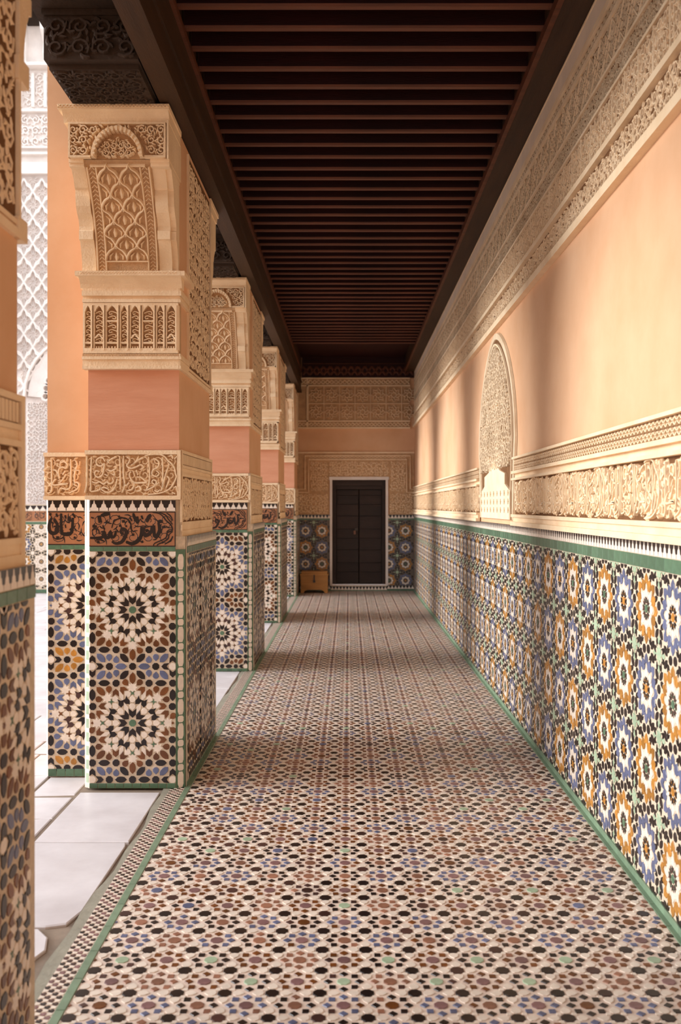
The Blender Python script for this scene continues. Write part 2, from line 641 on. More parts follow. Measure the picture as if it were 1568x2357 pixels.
def ring(cx, cy, r, n=10, sq=1.0):
    return [(cx + r * cos(2 * pi * k / n), cy + r * sq * sin(2 * pi * k / n)) for k in range(n)]


# strokes traced from the carved cursive band: x 0..1530, y 90..555 downwards
CURSIVE = [
    [(1130, 95), (1190, 80), (1290, 78), (1350, 98), (1395, 150), (1440, 190), (1470, 240), (1482, 300), (1492, 340), (1468, 400), (1440, 450), (1400, 490), (1330, 522), (1250, 540), (1160, 545)],
    [(1330, 110), (1336, 300), (1330, 470), (1308, 505)],
    [(1412, 185), (1372, 300), (1346, 400), (1332, 470)],
    [(1225, 125), (1262, 140), (1292, 180), (1270, 232), (1220, 260), (1213, 315), (1262, 335), (1292, 300), (1262, 272)],
    [(1245, 432), (1210, 405), (1228, 375), (1262, 398), (1244, 440), (1200, 470), (1130, 505)],
    [(1252, 440), (1295, 400)], [(1240, 495), (1270, 515), (1305, 490)],
    [(1168, 105), (1182, 300), (1172, 430), (1140, 500)],
    [(1035, 342), (1080, 346), (1120, 380), (1150, 405), (1060, 410), (1000, 405), (958, 352), (948, 305), (968, 278)],
    [(1000, 405), (1002, 440), (972, 488), (925, 500)],
    [(918, 112), (952, 130), (942, 170), (918, 210), (960, 240), (1020, 226), (1080, 198), (1112, 230), (1078, 252)],
    [(990, 192), (1050, 142), (1108, 118)], [(965, 205), (1010, 180)],
    [(880, 95), (878, 300), (892, 440), (860, 525)], [(835, 95), (842, 300), (842, 490)],
    [(942, 405), (912, 442), (888, 418)],
    [(805, 365), (792, 430), (760, 490), (700, 522), (640, 500), (608, 465)],
    [(750, 348), (762, 392), (722, 422), (682, 398), (650, 426), (600, 398), (560, 412), (515, 398)],
    [(665, 160), (640, 120), (590, 120), (562, 160), (580, 205), (625, 212), (655, 185), (650, 250), (632, 320), (580, 345), (545, 310), (560, 270), (600, 280)],
    [(690, 170), (740, 130), (800, 105)], [(690, 255), (740, 272), (805, 228)], [(745, 305), (775, 320), (768, 270)], [(660, 310), (700, 330)],
    [(505, 512), (580, 500), (640, 466), (690, 476), (715, 500)],
    [(508, 105), (500, 300), (500, 510)], [(455, 95), (455, 400), (430, 525)],
    [(385, 125), (402, 180), (380, 250), (368, 330), (372, 420)], [(380, 240), (430, 250)],
    [(405, 440), (368, 420), (380, 392), (412, 400), (424, 430), (390, 482), (300, 522)],
    [(325, 110), (328, 300), (320, 440), (280, 478), (202, 465), (182, 525)],
    [(272, 290), (212, 380), (178, 402), (292, 412), (200, 420), (115, 424), (120, 380), (150, 350)],
    [(205, 215), (200, 160), (245, 140), (285, 175), (265, 220), (225, 205), (185, 230), (180, 290), (196, 340)],
    [(110, 240), (150, 250), (176, 300)], [(95, 112), (97, 300), (95, 490), (55, 522)],
    [(0, 250), (30, 220), (70, 200)], [(5, 320), (30, 335), (30, 380)], [(8, 440), (40, 455), (30, 500)],
    [(1410, 100), (1440, 90), (1450, 130)], [(1470, 130), (1500, 100), (1505, 160)], [(1460, 470), (1490, 455), (1500, 500)], [(1440, 520), (1480, 540)],
    [(1380, 330), (1410, 370), (1372, 470)], [(1020, 470), (1060, 450), (1080, 490), (1040, 510)], [(990, 270), (1010, 330)], [(1030, 260), (1045, 320)],
    [(230, 300), (262, 250)], [(560, 450), (600, 440)], [(700, 130), (712, 180)],
]
INLAY = [
    (26, [(1240, 850), (1254, 930), (1232, 990), (1196, 1000), (1192, 880)]),
    (26, [(1166, 890), (1160, 950), (1110, 990), (1072, 962), (1084, 900)]),
    (26, [(1052, 890), (1046, 1000), (1004, 1060), (940, 1088), (880, 1062)]),
    (24, [(846, 985), (820, 955), (842, 920), (880, 945), (872, 1000), (830, 1068), (765, 1085), (722, 1062)]),
    (24, [(768, 940), (752, 1000), (720, 1012), (704, 950), (690, 1010), (650, 1012), (632, 950), (620, 1010), (560, 1022), (480, 1022)]),
    (10, [(720, 910), (750, 830), (840, 796), (905, 820), (935, 880), (942, 970)]),
    (10, [(500, 950), (520, 920), (570, 930), (580, 980)]), (14, [(1090, 905), (1150, 890)]),
    (20, [(960, 742), (972, 790), (1010, 860)]), (34, [(1000, 780), (1010, 850)]), (40, [(578, 770), (592, 850)]), (26, [(600, 770), (650, 755), (700, 745)]),
    (18, [(920, 790), (945, 830)]), (22, [(1050, 770), (1065, 810)]), (26, [(1110, 845), (1130, 790), (1160, 760)]), (34, [(1230, 840), (1290, 835)]), (26, [(1280, 905), (1320, 890)]),
    (30, [(505, 890), (555, 895)]), (18, [(620, 880), (640, 930)]), (14, [(655, 860), (690, 840)]), (16, [(490, 790), (520, 800)]),
    (30, [(835, 835), (868, 835)]), (24, [(800, 885), (822, 885)]), (24, [(872, 890), (892, 890)]), (28, [(945, 985), (972, 985)]), (26, [(556, 1072), (584, 1066)]), (22, [(790, 785), (812, 775)]),
    (26, [(1048, 1070), (1072, 1062)]), (24, [(1095, 945), (1125, 930)]), (26, [(1090, 1000), (1108, 1010)]), (12, [(640, 1065), (590, 1040), (540, 1050)]),
    (10, [(1175, 735), (1250, 748), (1300, 790), (1322, 822), (1382, 880), (1392, 940), (1340, 962), (1330, 1010), (1290, 1042), (1200, 1082), (1185, 1112)]),
    (9, [(1250, 735), (1320, 765), (1350, 810), (1400, 870)]), (9, [(1400, 950), (1360, 985), (1350, 1030), (1300, 1065), (1235, 1095), (1225, 1112)]),
    (9, [(1330, 740), (1375, 775), (1400, 830)]), (9, [(1400, 1000), (1375, 1050), (1310, 1095)]),
    (26, [(100, 800), (72, 860), (72, 950), (112, 984), (162, 960), (162, 880), (125, 810)]),
    (26, [(208, 750), (212, 960), (258, 994), (330, 970), (344, 800)]), (40, [(300, 790), (312, 850)]), (34, [(150, 1035), (182, 1035)]), (22, [(150, 750), (165, 790)]),
    (24, [(255, 770), (262, 810)]), (22, [(92, 850), (120, 870)]), (20, [(120, 905), (145, 900)]), (24, [(340, 750), (372, 800)]), (26, [(310, 930), (330, 950)]), (26, [(355, 1030), (378, 1040)]),
    (9, [(70, 740), (100, 800)]), (9, [(100, 990), (140, 1050), (220, 1040), (250, 1000)]), (14, [(255, 880), (262, 920)]), (20, [(70, 770), (95, 750)]),
]


def cursive(mb, u0, u1, v0, v1, h, m, x0=0, x1=1530, wk=26, mirror=False):
    """map the traced letters on a band"""
    sx, sy = (u1 - u0) / (x1 - x0), (v1 - v0) / 475.0
    for st in CURSIVE:
        pts = [(u0 + (p[0] - x0) * sx, v1 - (p[1] - 80) * sy) for p in st]
        if any(p[0] < u0 - .001 or p[0] > u1 + .001 for p in pts):
            pts = [p for p in pts if u0 <= p[0] <= u1]
        if len(pts) >= 2:
            mb.ribbon(smooth_pts(pts, 3), wk * sy, h, m, taper=lambda t: 0.75 + 0.35 * sin(pi * t), top=0.55)


def kufic(mb, u0, u1, v0, v1, h, m, seed=3, n=9):
    """pierced panel of tall letters and small leaf fillings"""
    rnd = random.Random(seed)
    W, H = u1 - u0, v1 - v0
    e = 0.03 * H
    mb.box(u0, u1, v0, v0 + 0.10 * H, 0, h, m)
    mb.box(u0, u1, v1 - 0.05 * H, v1, 0, h, m)
    mb.box(u0, u0 + 0.02 * W, v0, v1, 0, h, m)
    mb.box(u1 - 0.03 * W, u1, v0, v1, 0, h, m)
    x = u0 + 0.02 * W
    k = 0
    while x < u1 - 0.09 * W:
        w = W * (0.062 + 0.045 * ((k * 7) % 3) / 2)
        w = min(w, u1 - 0.03 * W - x)
        b = 0.017 * W
        xr = x + w
        # stem pair
        mb.box(xr, xr + b, v0 + 0.06 * H, v1 - 0.05 * H, 0, h * 1.1, m)
        mb.box(xr + b * 1.5, xr + b * 2.3, v0 + 0.06 * H, v1 - 0.05 * H, 0, h * .9, m)
        # pointed head of the pocket
        mb.prism([(x, v1 - .05 * H), (x, v1 - 0.18 * H), (x + w * .25, v1 - .10 * H), (x + w * .5, v1 - .055 * H), (x + w * .75, v1 - .10 * H), (xr, v1 - .18 * H), (xr, v1 - .05 * H)], 0, h, m)
        # base letter loops
        mb.box(x, xr, v0 + 0.19 * H, v0 + 0.225 * H, 0, h * .95, m)
        for q in range(3):
            mb.box(x + w * (.1 + .3 * q), x + w * (.24 + .3 * q), v0 + .09 * H, v0 + .14 * H, 0, h * .8, m)
        if k % 3 == 1:
            mb.ribbon([(x, v0 + .30 * H), (x + w * .5, v0 + .38 * H), (xr, v0 + .28 * H)], .05 * H, h, m)
        if k % 3 == 2:
            mb.ribbon([(x, v0 + .64 * H), (xr, v0 + .64 * H)], .04 * H, h, m)
        # foliage
        for q in range(7):
            yy = v0 + (.26 + .09 * q) * H
            hd = 1 if (q + k) % 2 else -1
            c = x + w * .5
            mb.ribbon(smooth_pts([(c - hd * w * .45, yy), (c, yy + .035 * H), (c + hd * w * .30, yy + .02 * H), (c + hd * w * .28, yy - .025 * H), (c, yy - .01 * H)], 2), .024 * H, h * (.55 + .3 * rnd.random()), m)
        x = xr + b * 2.5
        k += 1


def zigzag(mb, u0, u1, v0, v1, h, m, w):
    n = max(2, round((u1 - u0) / w))
    w = (u1 - u0) / n
    e = 0.12 * (v1 - v0)
    for i in range(n):
        x = u0 + i * w
        for s in (0, 1):
            a, b = (v0 + e, v1 - e) if s == 0 else (v1 - e, v0 + e)
            mb.ribbon([(x, a), (x + w, b)], (v1 - v0) * .22, h, m)


# ------------------------------------------------------------------ the setting
XR = 1.209          # right wall plane
XB = -0.895         # corridor face of the pillars' tiling
YB = 17.88          # end wall
YF = -4.5           # the gallery goes on behind the camera
ZJ = 4.05           # underside of the joists
SP = 3.80
P1Y = 5.365
PY = [P1Y - SP, P1Y, P1Y + SP, P1Y + 2 * SP, P1Y + 3 * SP]

# gallery floor -------------------------------------------------------
fl = MB()
fl.box(-0.978, XR + 0.05, YF, YB, -0.06, 0.0, FGROUT)
floor = fl.build('floor', kind='structure')
FX0, FX1 = -0.868, XR - 0.042
A = 0.1514
PF = []
nx = int((FX1 - FX0) / A) + 2
ny0, ny1 = 15, int(YB / A) + 2
for j in range(ny0, ny1):
    for i in range(-1, nx):
        PF += floor_cell((i - 5) * A - 0.0167, j * A + 0.005, A, i, j)
lay(PF, floor, (FX0, FX1, 2.3, YB - 0.03), 300, 1.0,
    score=lambda t: (hypot(t[2] * 0.6, t[3]) if t[3] > 2.95 and abs(t[2] + .05) < t[3] * 0.36 else 99) + (0.25 if t[1] == 'w' else 0), skirt=lambda x, y: y < 7, stuff='tile_field')
# green edging strips, left and right
for (a, b, nm) in ((-0.902, -0.870, 'edging_tile'), (XR - 0.040, XR - 0.006, 'edging_tile')):
    me = MB()
    me.bbox(a + .001, b - .001, 0.002, 0.198, 0, 0.004, T['e'], 0.0015)
    mm = me.mesh(nm)
    y = 2.4
    while y < YB - .2:
        put(nm, mm, floor, Matrix.Translation((0, y, 0)))
        y += 0.2
# narrow mosaic border of interlocked small pieces
mo = MB()
y = 2.4
r_ = 0
while y < YB - .05:
    for c in range(4):
        x = -0.976 + c * 0.0185
        col = ('k', 'w', 'm', 'w')[(c + r_) % 4] if random.random() < .75 else 'd'
        if (c + r_) % 2 == 0:
            poly = [(x, y), (x + .012, y - .004), (x + .016, y + .010), (x + .010, y + .016), (x + .004, y + .010), (x - .002, y + .013)]
            mo.prism(poly, 0, .002, T[col if col != 'w' else 'd'], y < 8)
        else:
            poly = [(x, y - .004), (x + .016, y), (x + .016, y + .012), (x, y + .014)]
            mo.prism(poly, 0, .002, T['w'], y < 8)
    y += 0.0205
    r_ += 1
mo.build('mosaic_border', floor, kind='stuff')

# courtyard paving and marble threshold ---------------------------------
cf = MB()
cf.box(-14, -0.978, -8, 19.5, -0.12, -0.012, MGAP)
court = cf.build('courtyard_floor', kind='structure')
ce = MB()
pts_l = []
y = 2.0
while y < YB:
    pts_l.append((-1.012 + 0.014 * sin(y * 3.1) + 0.008 * sin(y * 11), y))
    y += 0.12
for i in range(len(pts_l) - 1):
    (xa, ya), (xb, yb) = pts_l[i], pts_l[i + 1]
    ce.add([(xa, ya, -.001), (-0.978, ya, -.001), (-0.978, yb, -.001), (xb, yb, -.001)], [(0, 1, 2, 3)], CEMENT)
ce.build('cement_joint', court)


def slab(pts, z=0.0, th=0.03):
    mb = MB()
    n = len(pts)
    cx, cy = sum(p[0] for p in pts) / n, sum(p[1] for p in pts) / n
    b = 0.008
    ins = []
    for p in pts:
        d = hypot(p[0] - cx, p[1] - cy)
        k = (d - b) / d
        ins.append((cx + (p[0] - cx) * k, cy + (p[1] - cy) * k))
    vs = [(p[0], p[1], z - th) for p in pts] + [(p[0], p[1], z - 0.004) for p in pts] + [(p[0], p[1], z) for p in ins]
    fs = [tuple(range(2 * n, 3 * n))]
    for i in range(n):
        k = (i + 1) % n
        fs += [(i, k, n + k, n + i), (n + i, n + k, 2 * n + k, 2 * n + i)]
    mb.add(vs, fs, MARBLE)
    mb.build('marble_slab', court)


ty = [2.0, 2.55, 3.60, 4.512, 5.30]
for a, b in zip(ty[:-1], ty[1:]):
    if b == 3.60:      # the broken slab end by the border
        slab([(-1.455, a + .012), (-1.10, a + .012), (-1.10, 3.10), (-1.095, 3.30), (-1.06, 3.42), (-1.085, 3.52), (-1.14, b - .01), (-1.455, b - .01)])
    elif b == 4.512:
        slab([(-1.455, a + .006), (-1.12, a + .006), (-1.05, a + .03), (-1.022, a + .14), (-1.02, b - .05), (-1.03, b - .004), (-1.455, b - .004)])
    else:
        slab([(-1.455, a + .006), (-1.018, a + .006), (-1.022, b - .004), (-1.455, b - .004)])
for k in (1, 2, 3):
    ya, yb = PY[k] + 1.22, PY[k + 1]
    n = 3
    for i in range(n):
        a, b = ya + (yb - ya) * i / n, ya + (yb - ya) * (i + 1) / n
        slab([(-1.455, a + .005), (-1.018, a + .005), (-1.02, b - .005), (-1.455, b - .005)])
# courtyard slabs, irregular sizes
rs = random.Random(5)
y = 3.6
row = 0
while y < 17.1:
    d = 0.42 + 0.45 * rs.random() if y > 6.2 else 0.30 + 0.22 * rs.random()
    x = -1.475
    lim = max(-7.0, -(0.36 * y + 0.9))
    while x > lim:
        w = 0.55 + 0.7 * rs.random() if y > 6.2 else 0.14 + 0.25 * rs.random()
        j = lambda: (rs.random() - .5) * (0.012 if y > 6.2 else 0.05)
        slab([(x - w + .006, y + .006 + max(0, j())), (x - .006, y + .006 + max(0, j())), (x - .006, y + d - .006 - max(0, j())), (x - w + .006, y + d - .006 - max(0, j()))], z=-0.002 - .006 * rs.random())
        x -= w
    y += d

# right wall ------------------------------------------------------------
rw = MB()
rw.box(XR, XR + 0.35, YF, YB + 0.3, -0.06, 4.6, PEACH)
wall_r = rw.build('wall_right', kind='structure')
# panel frame: local x runs from the end wall towards the camera, y up, z out of the wall
MR = frame((XR, YB, 0), (0, -1, 0), (0, 0, 1))
LR = YB - 0.5       # length that is dressed
dado_r = MB()
dado_r.box(0, LR, 0, 1.412, 0, 0.010, GROUT)
dado = dado_r.build('dado_panel', wall_r, MR)
MZ = Matrix.Translation((0, 0, 0.010))
PR = []
ca = 0.322
for i in range(0, int(LR / ca) + 2):
    for j in range(-1, 5):
        hue = 'b' if (i + j) % 2 else 'o'
        PR += rosette_cell((i + .5) * ca - 0.06, 0.172 + j * ca, ca, hue, 'l')
lay(PR, dado, (0, LR, 0.032, 1.298), 300, 1.0, score=lambda t: (abs((YB - t[2]) - 3.62) if YB - t[2] > 3.45 else 9) + (0.25 if t[6] > 1 else 0), skirt=lambda x, y: YB - x < 6, M=MZ)
tile_row(dado, 0, LR, 0.0, 0.032, 0.16, 'e', MZ, 'base_tile', h=.008)
tile_row(dado, 0, LR, 1.300, 1.354, 0.10, 'g', MZ, 'border_tile', h=.006)
merlons(dado, 0, LR, 1.356, 1.412, 0.052, MZ, objs=False)

# carved stucco bands over the dado, broken by the blind arch
ARC_C, ARC_W = YB - 7.97, 0.95
DEP = 0.020


def band_range(fn):
    fn(0.0, ARC_C - ARC_W)
    fn(ARC_C + ARC_W, LR)


ba = MB()
bv = MB()


def stucco_bands(a, b):
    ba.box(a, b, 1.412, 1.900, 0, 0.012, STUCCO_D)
    ba.box(a, b, 1.412, 1.440, 0.012, 0.050, STUCCO)       # ledge
    ba.box(a, b, 1.440, 1.472, 0.012, 0.030, STUCCO)
    ba.box(a, b, 1.472, 1.492, 0.012, 0.046, STUCCO)
    ba.box(a, b, 1.734, 1.750, 0.012, 0.044, STUCCO)
    ba.box(a, b, 1.750, 1.780, 0.012, 0.016, STUCCO)
    ba.box(a, b, 1.780, 1.800, 0.012, 0.044, STUCCO)
    ba.box(a, b, 1.884, 1.900, 0.012, 0.040, STUCCO)
    u = b
    while u - 0.80 > a:
        f = MB()
        cursive(bv, u - 0.80, u, 1.496, 1.732, 0.024, STUCCO, wk=27)
        u -= 0.80
    u = a
    zigzag(bv, a, b, 1.802, 1.842, 0.016, STUCCO, 0.05)
    zigzag(bv, a, b, 1.842, 1.882, 0.016, STUCCO, 0.05)
    vines(bv, a, b, 1.496, 1.732, 0.118, 0.014, STUCCO, 11, wk=0.14)


band_range(stucco_bands)
ba.build('stucco_moulding', wall_r, MR)
bv.v = [(p[0], p[1], p[2] * .7 + 0.012) for p in bv.v]
bv.build('carved_band', wall_r, MR, kind='stuff')

# frieze under the ceiling
fr = MB()
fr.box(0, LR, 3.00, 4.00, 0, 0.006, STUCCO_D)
for (z0, z1, d) in ((2.985, 3.03, 0.040), (3.195, 3.225, 0.036), (3.435, 3.45, 0.020), (3.555, 3.57, 0.020), (3.765, 3.79, 0.020), (3.845, 3.865, 0.022)):
    fr.box(0, LR, z0, z1, 0, d, STUCCO)
fr.box(0, LR, 3.865, 3.885, 0, 0.018, STUCCO)
fr.box(0, LR, 3.885, 3.992, 0, 0.012, STUCCO_L)
fr.box(0, LR, 3.992, 4.003, 0, 0.016, STUCCO)
fr.build('frieze_moulding', wall_r, MR)
fv = MB()
vines(fv, 0, LR, 3.032, 3.193, 0.08, 0.018, STUCCO, 21, wk=0.10)
vines(fv, 0, LR, 3.227, 3.433, 0.07, 0.020, STUCCO, 22, wk=0.10)
vines(fv, 0, LR, 3.452, 3.553, 0.05, 0.018, STUCCO_P, 23, wk=0.11, lod=0)
vines(fv, 0, LR, 3.572, 3.763, 0.064, 0.020, STUCCO_P, 24, wk=0.10)
zigzag(fv, 0, LR, 3.795, 3.842, 0.016, STUCCO_P, 0.06)
u = 0.05
k = 0
while u < LR - .2:      # geometric strapwork: upright staves, stars and slanting laths
    fv.ribbon([(u, 3.227), (u, 3.433)], 0.013, 0.026, STUCCO)
    fv.ribbon([(u, 3.572), (u + .20, 3.763)], 0.011, 0.026, STUCCO)
    fv.ribbon([(u + .20, 3.572), (u, 3.763)], 0.011, 0.026, STUCCO)
    s8 = [(u + .10 + p[0], 3.33 + p[1]) for p in starp(8, .085, .055)]
    fv.ribbon(s8, 0.010, 0.026, STUCCO, closed=True)
    fv.ribbon([(u + .1 + p[0], 3.668 + p[1]) for p in starp(4, .06, .04)], 0.009, 0.026, STUCCO, closed=True)
    u += 0.20
fv.v = [(p[0], p[1], p[2] * 0.42 + 0.006) for p in fv.v]
fv.build('carved_frieze', wall_r, MR, kind='stuff')


# blind arch
def arch_half(z):
    """half width of the pointed horseshoe at height z"""
    if z < 2.05:
        return 0.86 + 0.09 * max(0, (z - 1.45) / 0.6) ** 1.5
    t = (z - 2.05) / (2.93 - 2.05)
    return 0.95 * max(0.0, 1 - t ** 1.9) ** 0.62


zs = [1.45, 1.6, 1.75, 1.9, 2.05, 2.2, 2.35, 2.48, 2.6, 2.7, 2.78, 2.84, 2.885, 2.915, 2.93]
outl = [(ARC_C - arch_half(z), z) for z in zs] + [(ARC_C + arch_half(z), z) for z in reversed(zs[:-1])]
am = MB()
am.prism(list(reversed(outl)), 0, 0.012, STUCCO_D)
am.ribbon(outl, 0.06, 0.018, STUCCO_P, 0.002, top=0.8)
ins = [(ARC_C + (p[0] - ARC_C) * .90, 1.45 + (p[1] - 1.45) * .955) for p in outl]
am.ribbon(ins, 0.022, 0.022, STUCCO, 0.004)
arch = am.build('blind_arch', wall_r, MR)
av = MB()
inm = lambda x, y: abs(x - ARC_C) < arch_half(min(2.92, 1.45 + (y - 1.45) / .955)) * .88
vines(av, ARC_C - .95, ARC_C + .95, 1.84, 2.86, 0.105, 0.020, STUCCO_P, 31, wk=0.14, mask=inm)
av.v = [(p[0], p[1], p[2] + 0.012) for p in av.v]
av.build('arch_tracery', arch, kind='stuff')
al = MB()
al.prism([(ARC_C - .80, 1.45), (ARC_C + .80, 1.45), (ARC_C + .80, 1.66), (ARC_C + .55, 1.72), (ARC_C + .55, 1.80), (ARC_C + .3, 1.83), (ARC_C, 1.92), (ARC_C - .3, 1.83), (ARC_C - .55, 1.80), (ARC_C - .55, 1.72), (ARC_C - .80, 1.66)], 0.010, 0.026, STUCCO)
for i in range(9):
    for j in range(3):
        al.prism([(ARC_C - .72 + i * .18 + p[0], 1.52 + j * .065 + p[1]) for p in starp(4, .022, .010)], 0.0262, 0.030, STUCCO_G)
al.build('arch_panel', arch)

# end wall ---------------------------------------------------------------
bw = MB()
bw.box(-1.75, -0.302, YB, YB + 0.3, -0.06, 4.6, PEACH)
bw.box(0.675, XR, YB, YB + 0.3, -0.06, 4.6, PEACH)
bw.box(-0.302, 0.675, YB, YB + 0.3, 2.03, 4.6, PEACH)
bw.box(-0.302, 0.675, YB + .06, YB + .35, -0.06, 0.12, MARBLE)
wall_b = bw.build('wall_back', kind='structure')
MBk = frame((0, YB, 0), (1, 0, 0), (0, 0, 1))
for (x0, x1) in ((-1.15, -0.33), (0.70, XR - 0.012)):
    g = MB()
    g.box(x0, x1, 0, 1.395, 0, 0.012, DGROUT)
    dp = g.build('dado_panel', wall_b, MBk)
    Pk = []
    for i in range(6):
        for j in range(5):
            Pk += rosette_cell(x1 - 0.16 - (i * 0.30), 0.19 + j * 0.303, 0.30, 'o' if (i + j) % 2 else 'b', 'l')
    lay(Pk, dp, (x0 + .02, x1 - .01, 0.11, 1.29), 0, 1.0, M=Matrix.Translation((0, 0, .012)), skirt=lambda x, y: False)
    tile_row(dp, x0, x1, 0, 0.035, 0.14, 'g', Matrix.Translation((0, 0, .012)), 'base_tile')
    merlons(dp, x0, x1, 0.04, 0.10, 0.06, Matrix.Translation((0, 0, .012)), objs=False)
    tile_row(dp, x0, x1, 1.295, 1.325, 0.10, 'g', Matrix.Translation((0, 0, .012)), 'border_tile')
    merlons(dp, x0, x1, 1.327, 1.393, 0.062, Matrix.Translation((0, 0, .012)), objs=True)
# step under the door
st = MB()
st.box(-0.33, 0.70, 0.0, 0.10, 0, 0.02, GROUT)
stp = st.build('door_step', wall_b, MBk)
merlons(stp, -0.33, 0.70, 0.02, 0.085, 0.06, Matrix.Translation((0, 0, .020)), objs=False)
tile_row(stp, -0.33, 0.70, 0.0, 0.02, 0.13, 'g', Matrix.Translation((0, 0, .020)), 'base_tile')
# carved surround
cs = MB()
cs.box(-1.15, -0.36, 1.395, 2.53, 0, 0.014, STUCCO_G)
cs.box(0.735, XR - .012, 1.395, 2.53, 0, 0.014, STUCCO_G)
cs.box(-0.36, 0.735, 2.07, 2.53, 0, 0.014, STUCCO_G)
cs.box(-1.15, XR - .012, 2.515, 2.54, 0, 0.035, STUCCO)
for (pl, w) in (([(-1.10, 1.80), (-.735, 1.80), (-.735, 2.40), (1.06, 2.40), (1.06, 1.80), (1.19, 1.80)], .022), ([(-1.10, 1.86), (-.80, 1.86), (-.80, 2.47), (1.125, 2.47), (1.125, 1.86), (1.19, 1.86)], .022)):
    cs.ribbon(pl, w, 0.03, STUCCO, 0.01, top=.9)
for (a, b, c, d) in ((-0.345, -0.303, 0.10, 2.03), (0.677, 0.720, 0.10, 2.03), (-0.36, 0.735, 2.03, 2.085)):
    cs.box(a, b, c, d, 0, 0.035, STUCCO_W)
cs.build('door_surround', wall_b, MBk)
cv = MB()
vines(cv, -1.10, -0.38, 1.41, 1.78, 0.09, 0.016, STUCCO, 41, wk=.16, lod=0)
vines(cv, 0.75, 1.18, 1.41, 1.78, 0.09, 0.016, STUCCO, 42, wk=.16, lod=0)
vines(cv, -0.71, -0.38, 1.82, 2.37, 0.09, 0.016, STUCCO, 43, wk=.16, lod=0)
vines(cv, 0.75, 1.04, 1.82, 2.37, 0.09, 0.016, STUCCO, 43, wk=.16, lod=0)
vines(cv, -0.36, 0.735, 2.10, 2.37, 0.09, 0.016, STUCCO, 44, wk=.16, lod=0)
zigzag(cv, -.72, 1.05, 2.41, 2.46, 0.016, STUCCO, .07)
cv.v = [(p[0], p[1], p[2] + .013) for p in cv.v]
cv.build('carved_field', wall_b, MBk, kind='stuff')
# frieze on the end wall: star lattice
fb = MB()
fb.box(-1.15, XR - .09, 2.98, 3.894, 0, 0.02, STUCCO_G)
for (z0, z1, d) in ((2.965, 2.995, .045), (3.09, 3.115, .04), (3.74, 3.765, .04), (3.87, 3.895, .05)):
    fb.box(-1.15, XR - .09, z0, z1, 0, d, STUCCO)
fb.box(-.77, -.745, 2.98, 3.88, 0, .04, STUCCO)
fb.build('frieze_moulding', wall_b, MBk)
fs_ = MB()
zigzag(fs_, -1.1, XR - .1, 3.0, 3.085, .02, STUCCO, .07)
zigzag(fs_, -1.1, XR - .1, 3.77, 3.865, .02, STUCCO, .08)
for i in range(7):
    for j in range(2):
        x, z = -.60 + i * .285, 3.27 + j * .31
        fs_.ribbon([(x + p[0], z + p[1]) for p in starp(8, .13, .085)], .016, .024, STUCCO, closed=True)
        fs_.ribbon([(x + p[0], z + p[1]) for p in ngon(8, .045, .5)], .016, .024, STUCCO, closed=True)
        for a in range(8):
            fs_.ribbon([(x + .05 * cos(a * pi / 4), z + .05 * sin(a * pi / 4)), (x + .085 * cos(a * pi / 4 + .2), z + .085 * sin(a * pi / 4 + .2))], .014, .02, STUCCO)
    fs_.ribbon([(-.74 + i * .285, 3.12), (-.74 + i * .285, 3.74)], .014, .024, STUCCO)
fs_.ribbon([(-.74, 3.425), (XR - .1, 3.425)], .014, .024, STUCCO)
fs_.v = [(p[0], p[1], p[2] + .018) for p in fs_.v]
fs_.build('carved_frieze', wall_b, MBk, kind='stuff')

# door
door = thing('door_1', None, None, (0.1865, YB + .1, 0.12), kind='structure')
db = (0.1865, YB + .1, 0.12)


def dloc(mb, name, parent, base=db, **k):
    mb.v = [(p[0] - base[0], p[1] - base[1], p[2] - base[2]) for p in mb.v]
    return mb.build(name, parent, **k)


f_ = MB()
f_.box(-0.302, -0.235, YB + .06, YB + .17, 0.12, 2.03, DOORW)
f_.box(0.61, 0.675, YB + .06, YB + .17, 0.12, 2.03, DOORW)
f_.box(-0.235, 0.61, YB + .06, YB + .17, 1.93, 2.03, DOORW)
f_.box(-0.235, 0.61, YB + .09, YB + .13, 1.86, 1.93, DOORW)
dloc(f_, 'door_frame', door)
for k, (a, b, dy) in enumerate(((-0.233, 0.180, 0.13), (0.196, 0.608, 0.115))):
    lf = MB()
    lf.box(a, b, YB + dy + .03, YB + dy + .05, 0.125, 1.855, DOORW)
    leaf = dloc(lf, 'door_leaf', door)
    z = 0.13
    q = 0
    while z < 1.80:
        hh = [0.21, 0.17, 0.24][q % 3]
        hh = min(hh, 1.85 - z)
        pm = MB()
        off = .004 * ((q * 5 + k * 3) % 3)
        pm.box(a + .004, b - .004, YB + dy + off, YB + dy + .03, z + .003, z + hh - .004, DOORW)
        pm.box(a + .004, b - .004, YB + dy + off - .012, YB + dy + off, z + hh - .035, z + hh - .012, DOORW)
        dloc(pm, 'plank', leaf)
        z += hh
        q += 1
    if k == 0:
        hm = MB()
        hm.box(b - .07, b - .01, YB + dy - .03, YB + dy - .01, 1.10, 1.15, IRON)
        hm.box(b - .09, b - .05, YB + dy - .035, YB + dy - .012, 1.03, 1.10, T['n'])
        dloc(hm, 'padlock', leaf)

cl_ = MB()  # unseen box added behind the door to stop light through its gaps
for bx in ((-0.6, 1.0, YB + 1.2, YB + 1.3, -.1, 2.6), (-0.6, -.5, YB + .3, YB + 1.3, -.1, 2.6), (.9, 1.0, YB + .3, YB + 1.3, -.1, 2.6), (-.6, 1.0, YB + .3, YB + 1.3, 2.5, 2.6), (-.6, 1.0, YB + .3, YB + 1.3, -.1, .0)):
    cl_.box(*bx, PEACH)
cl_.build('door_light_block', wall_b)

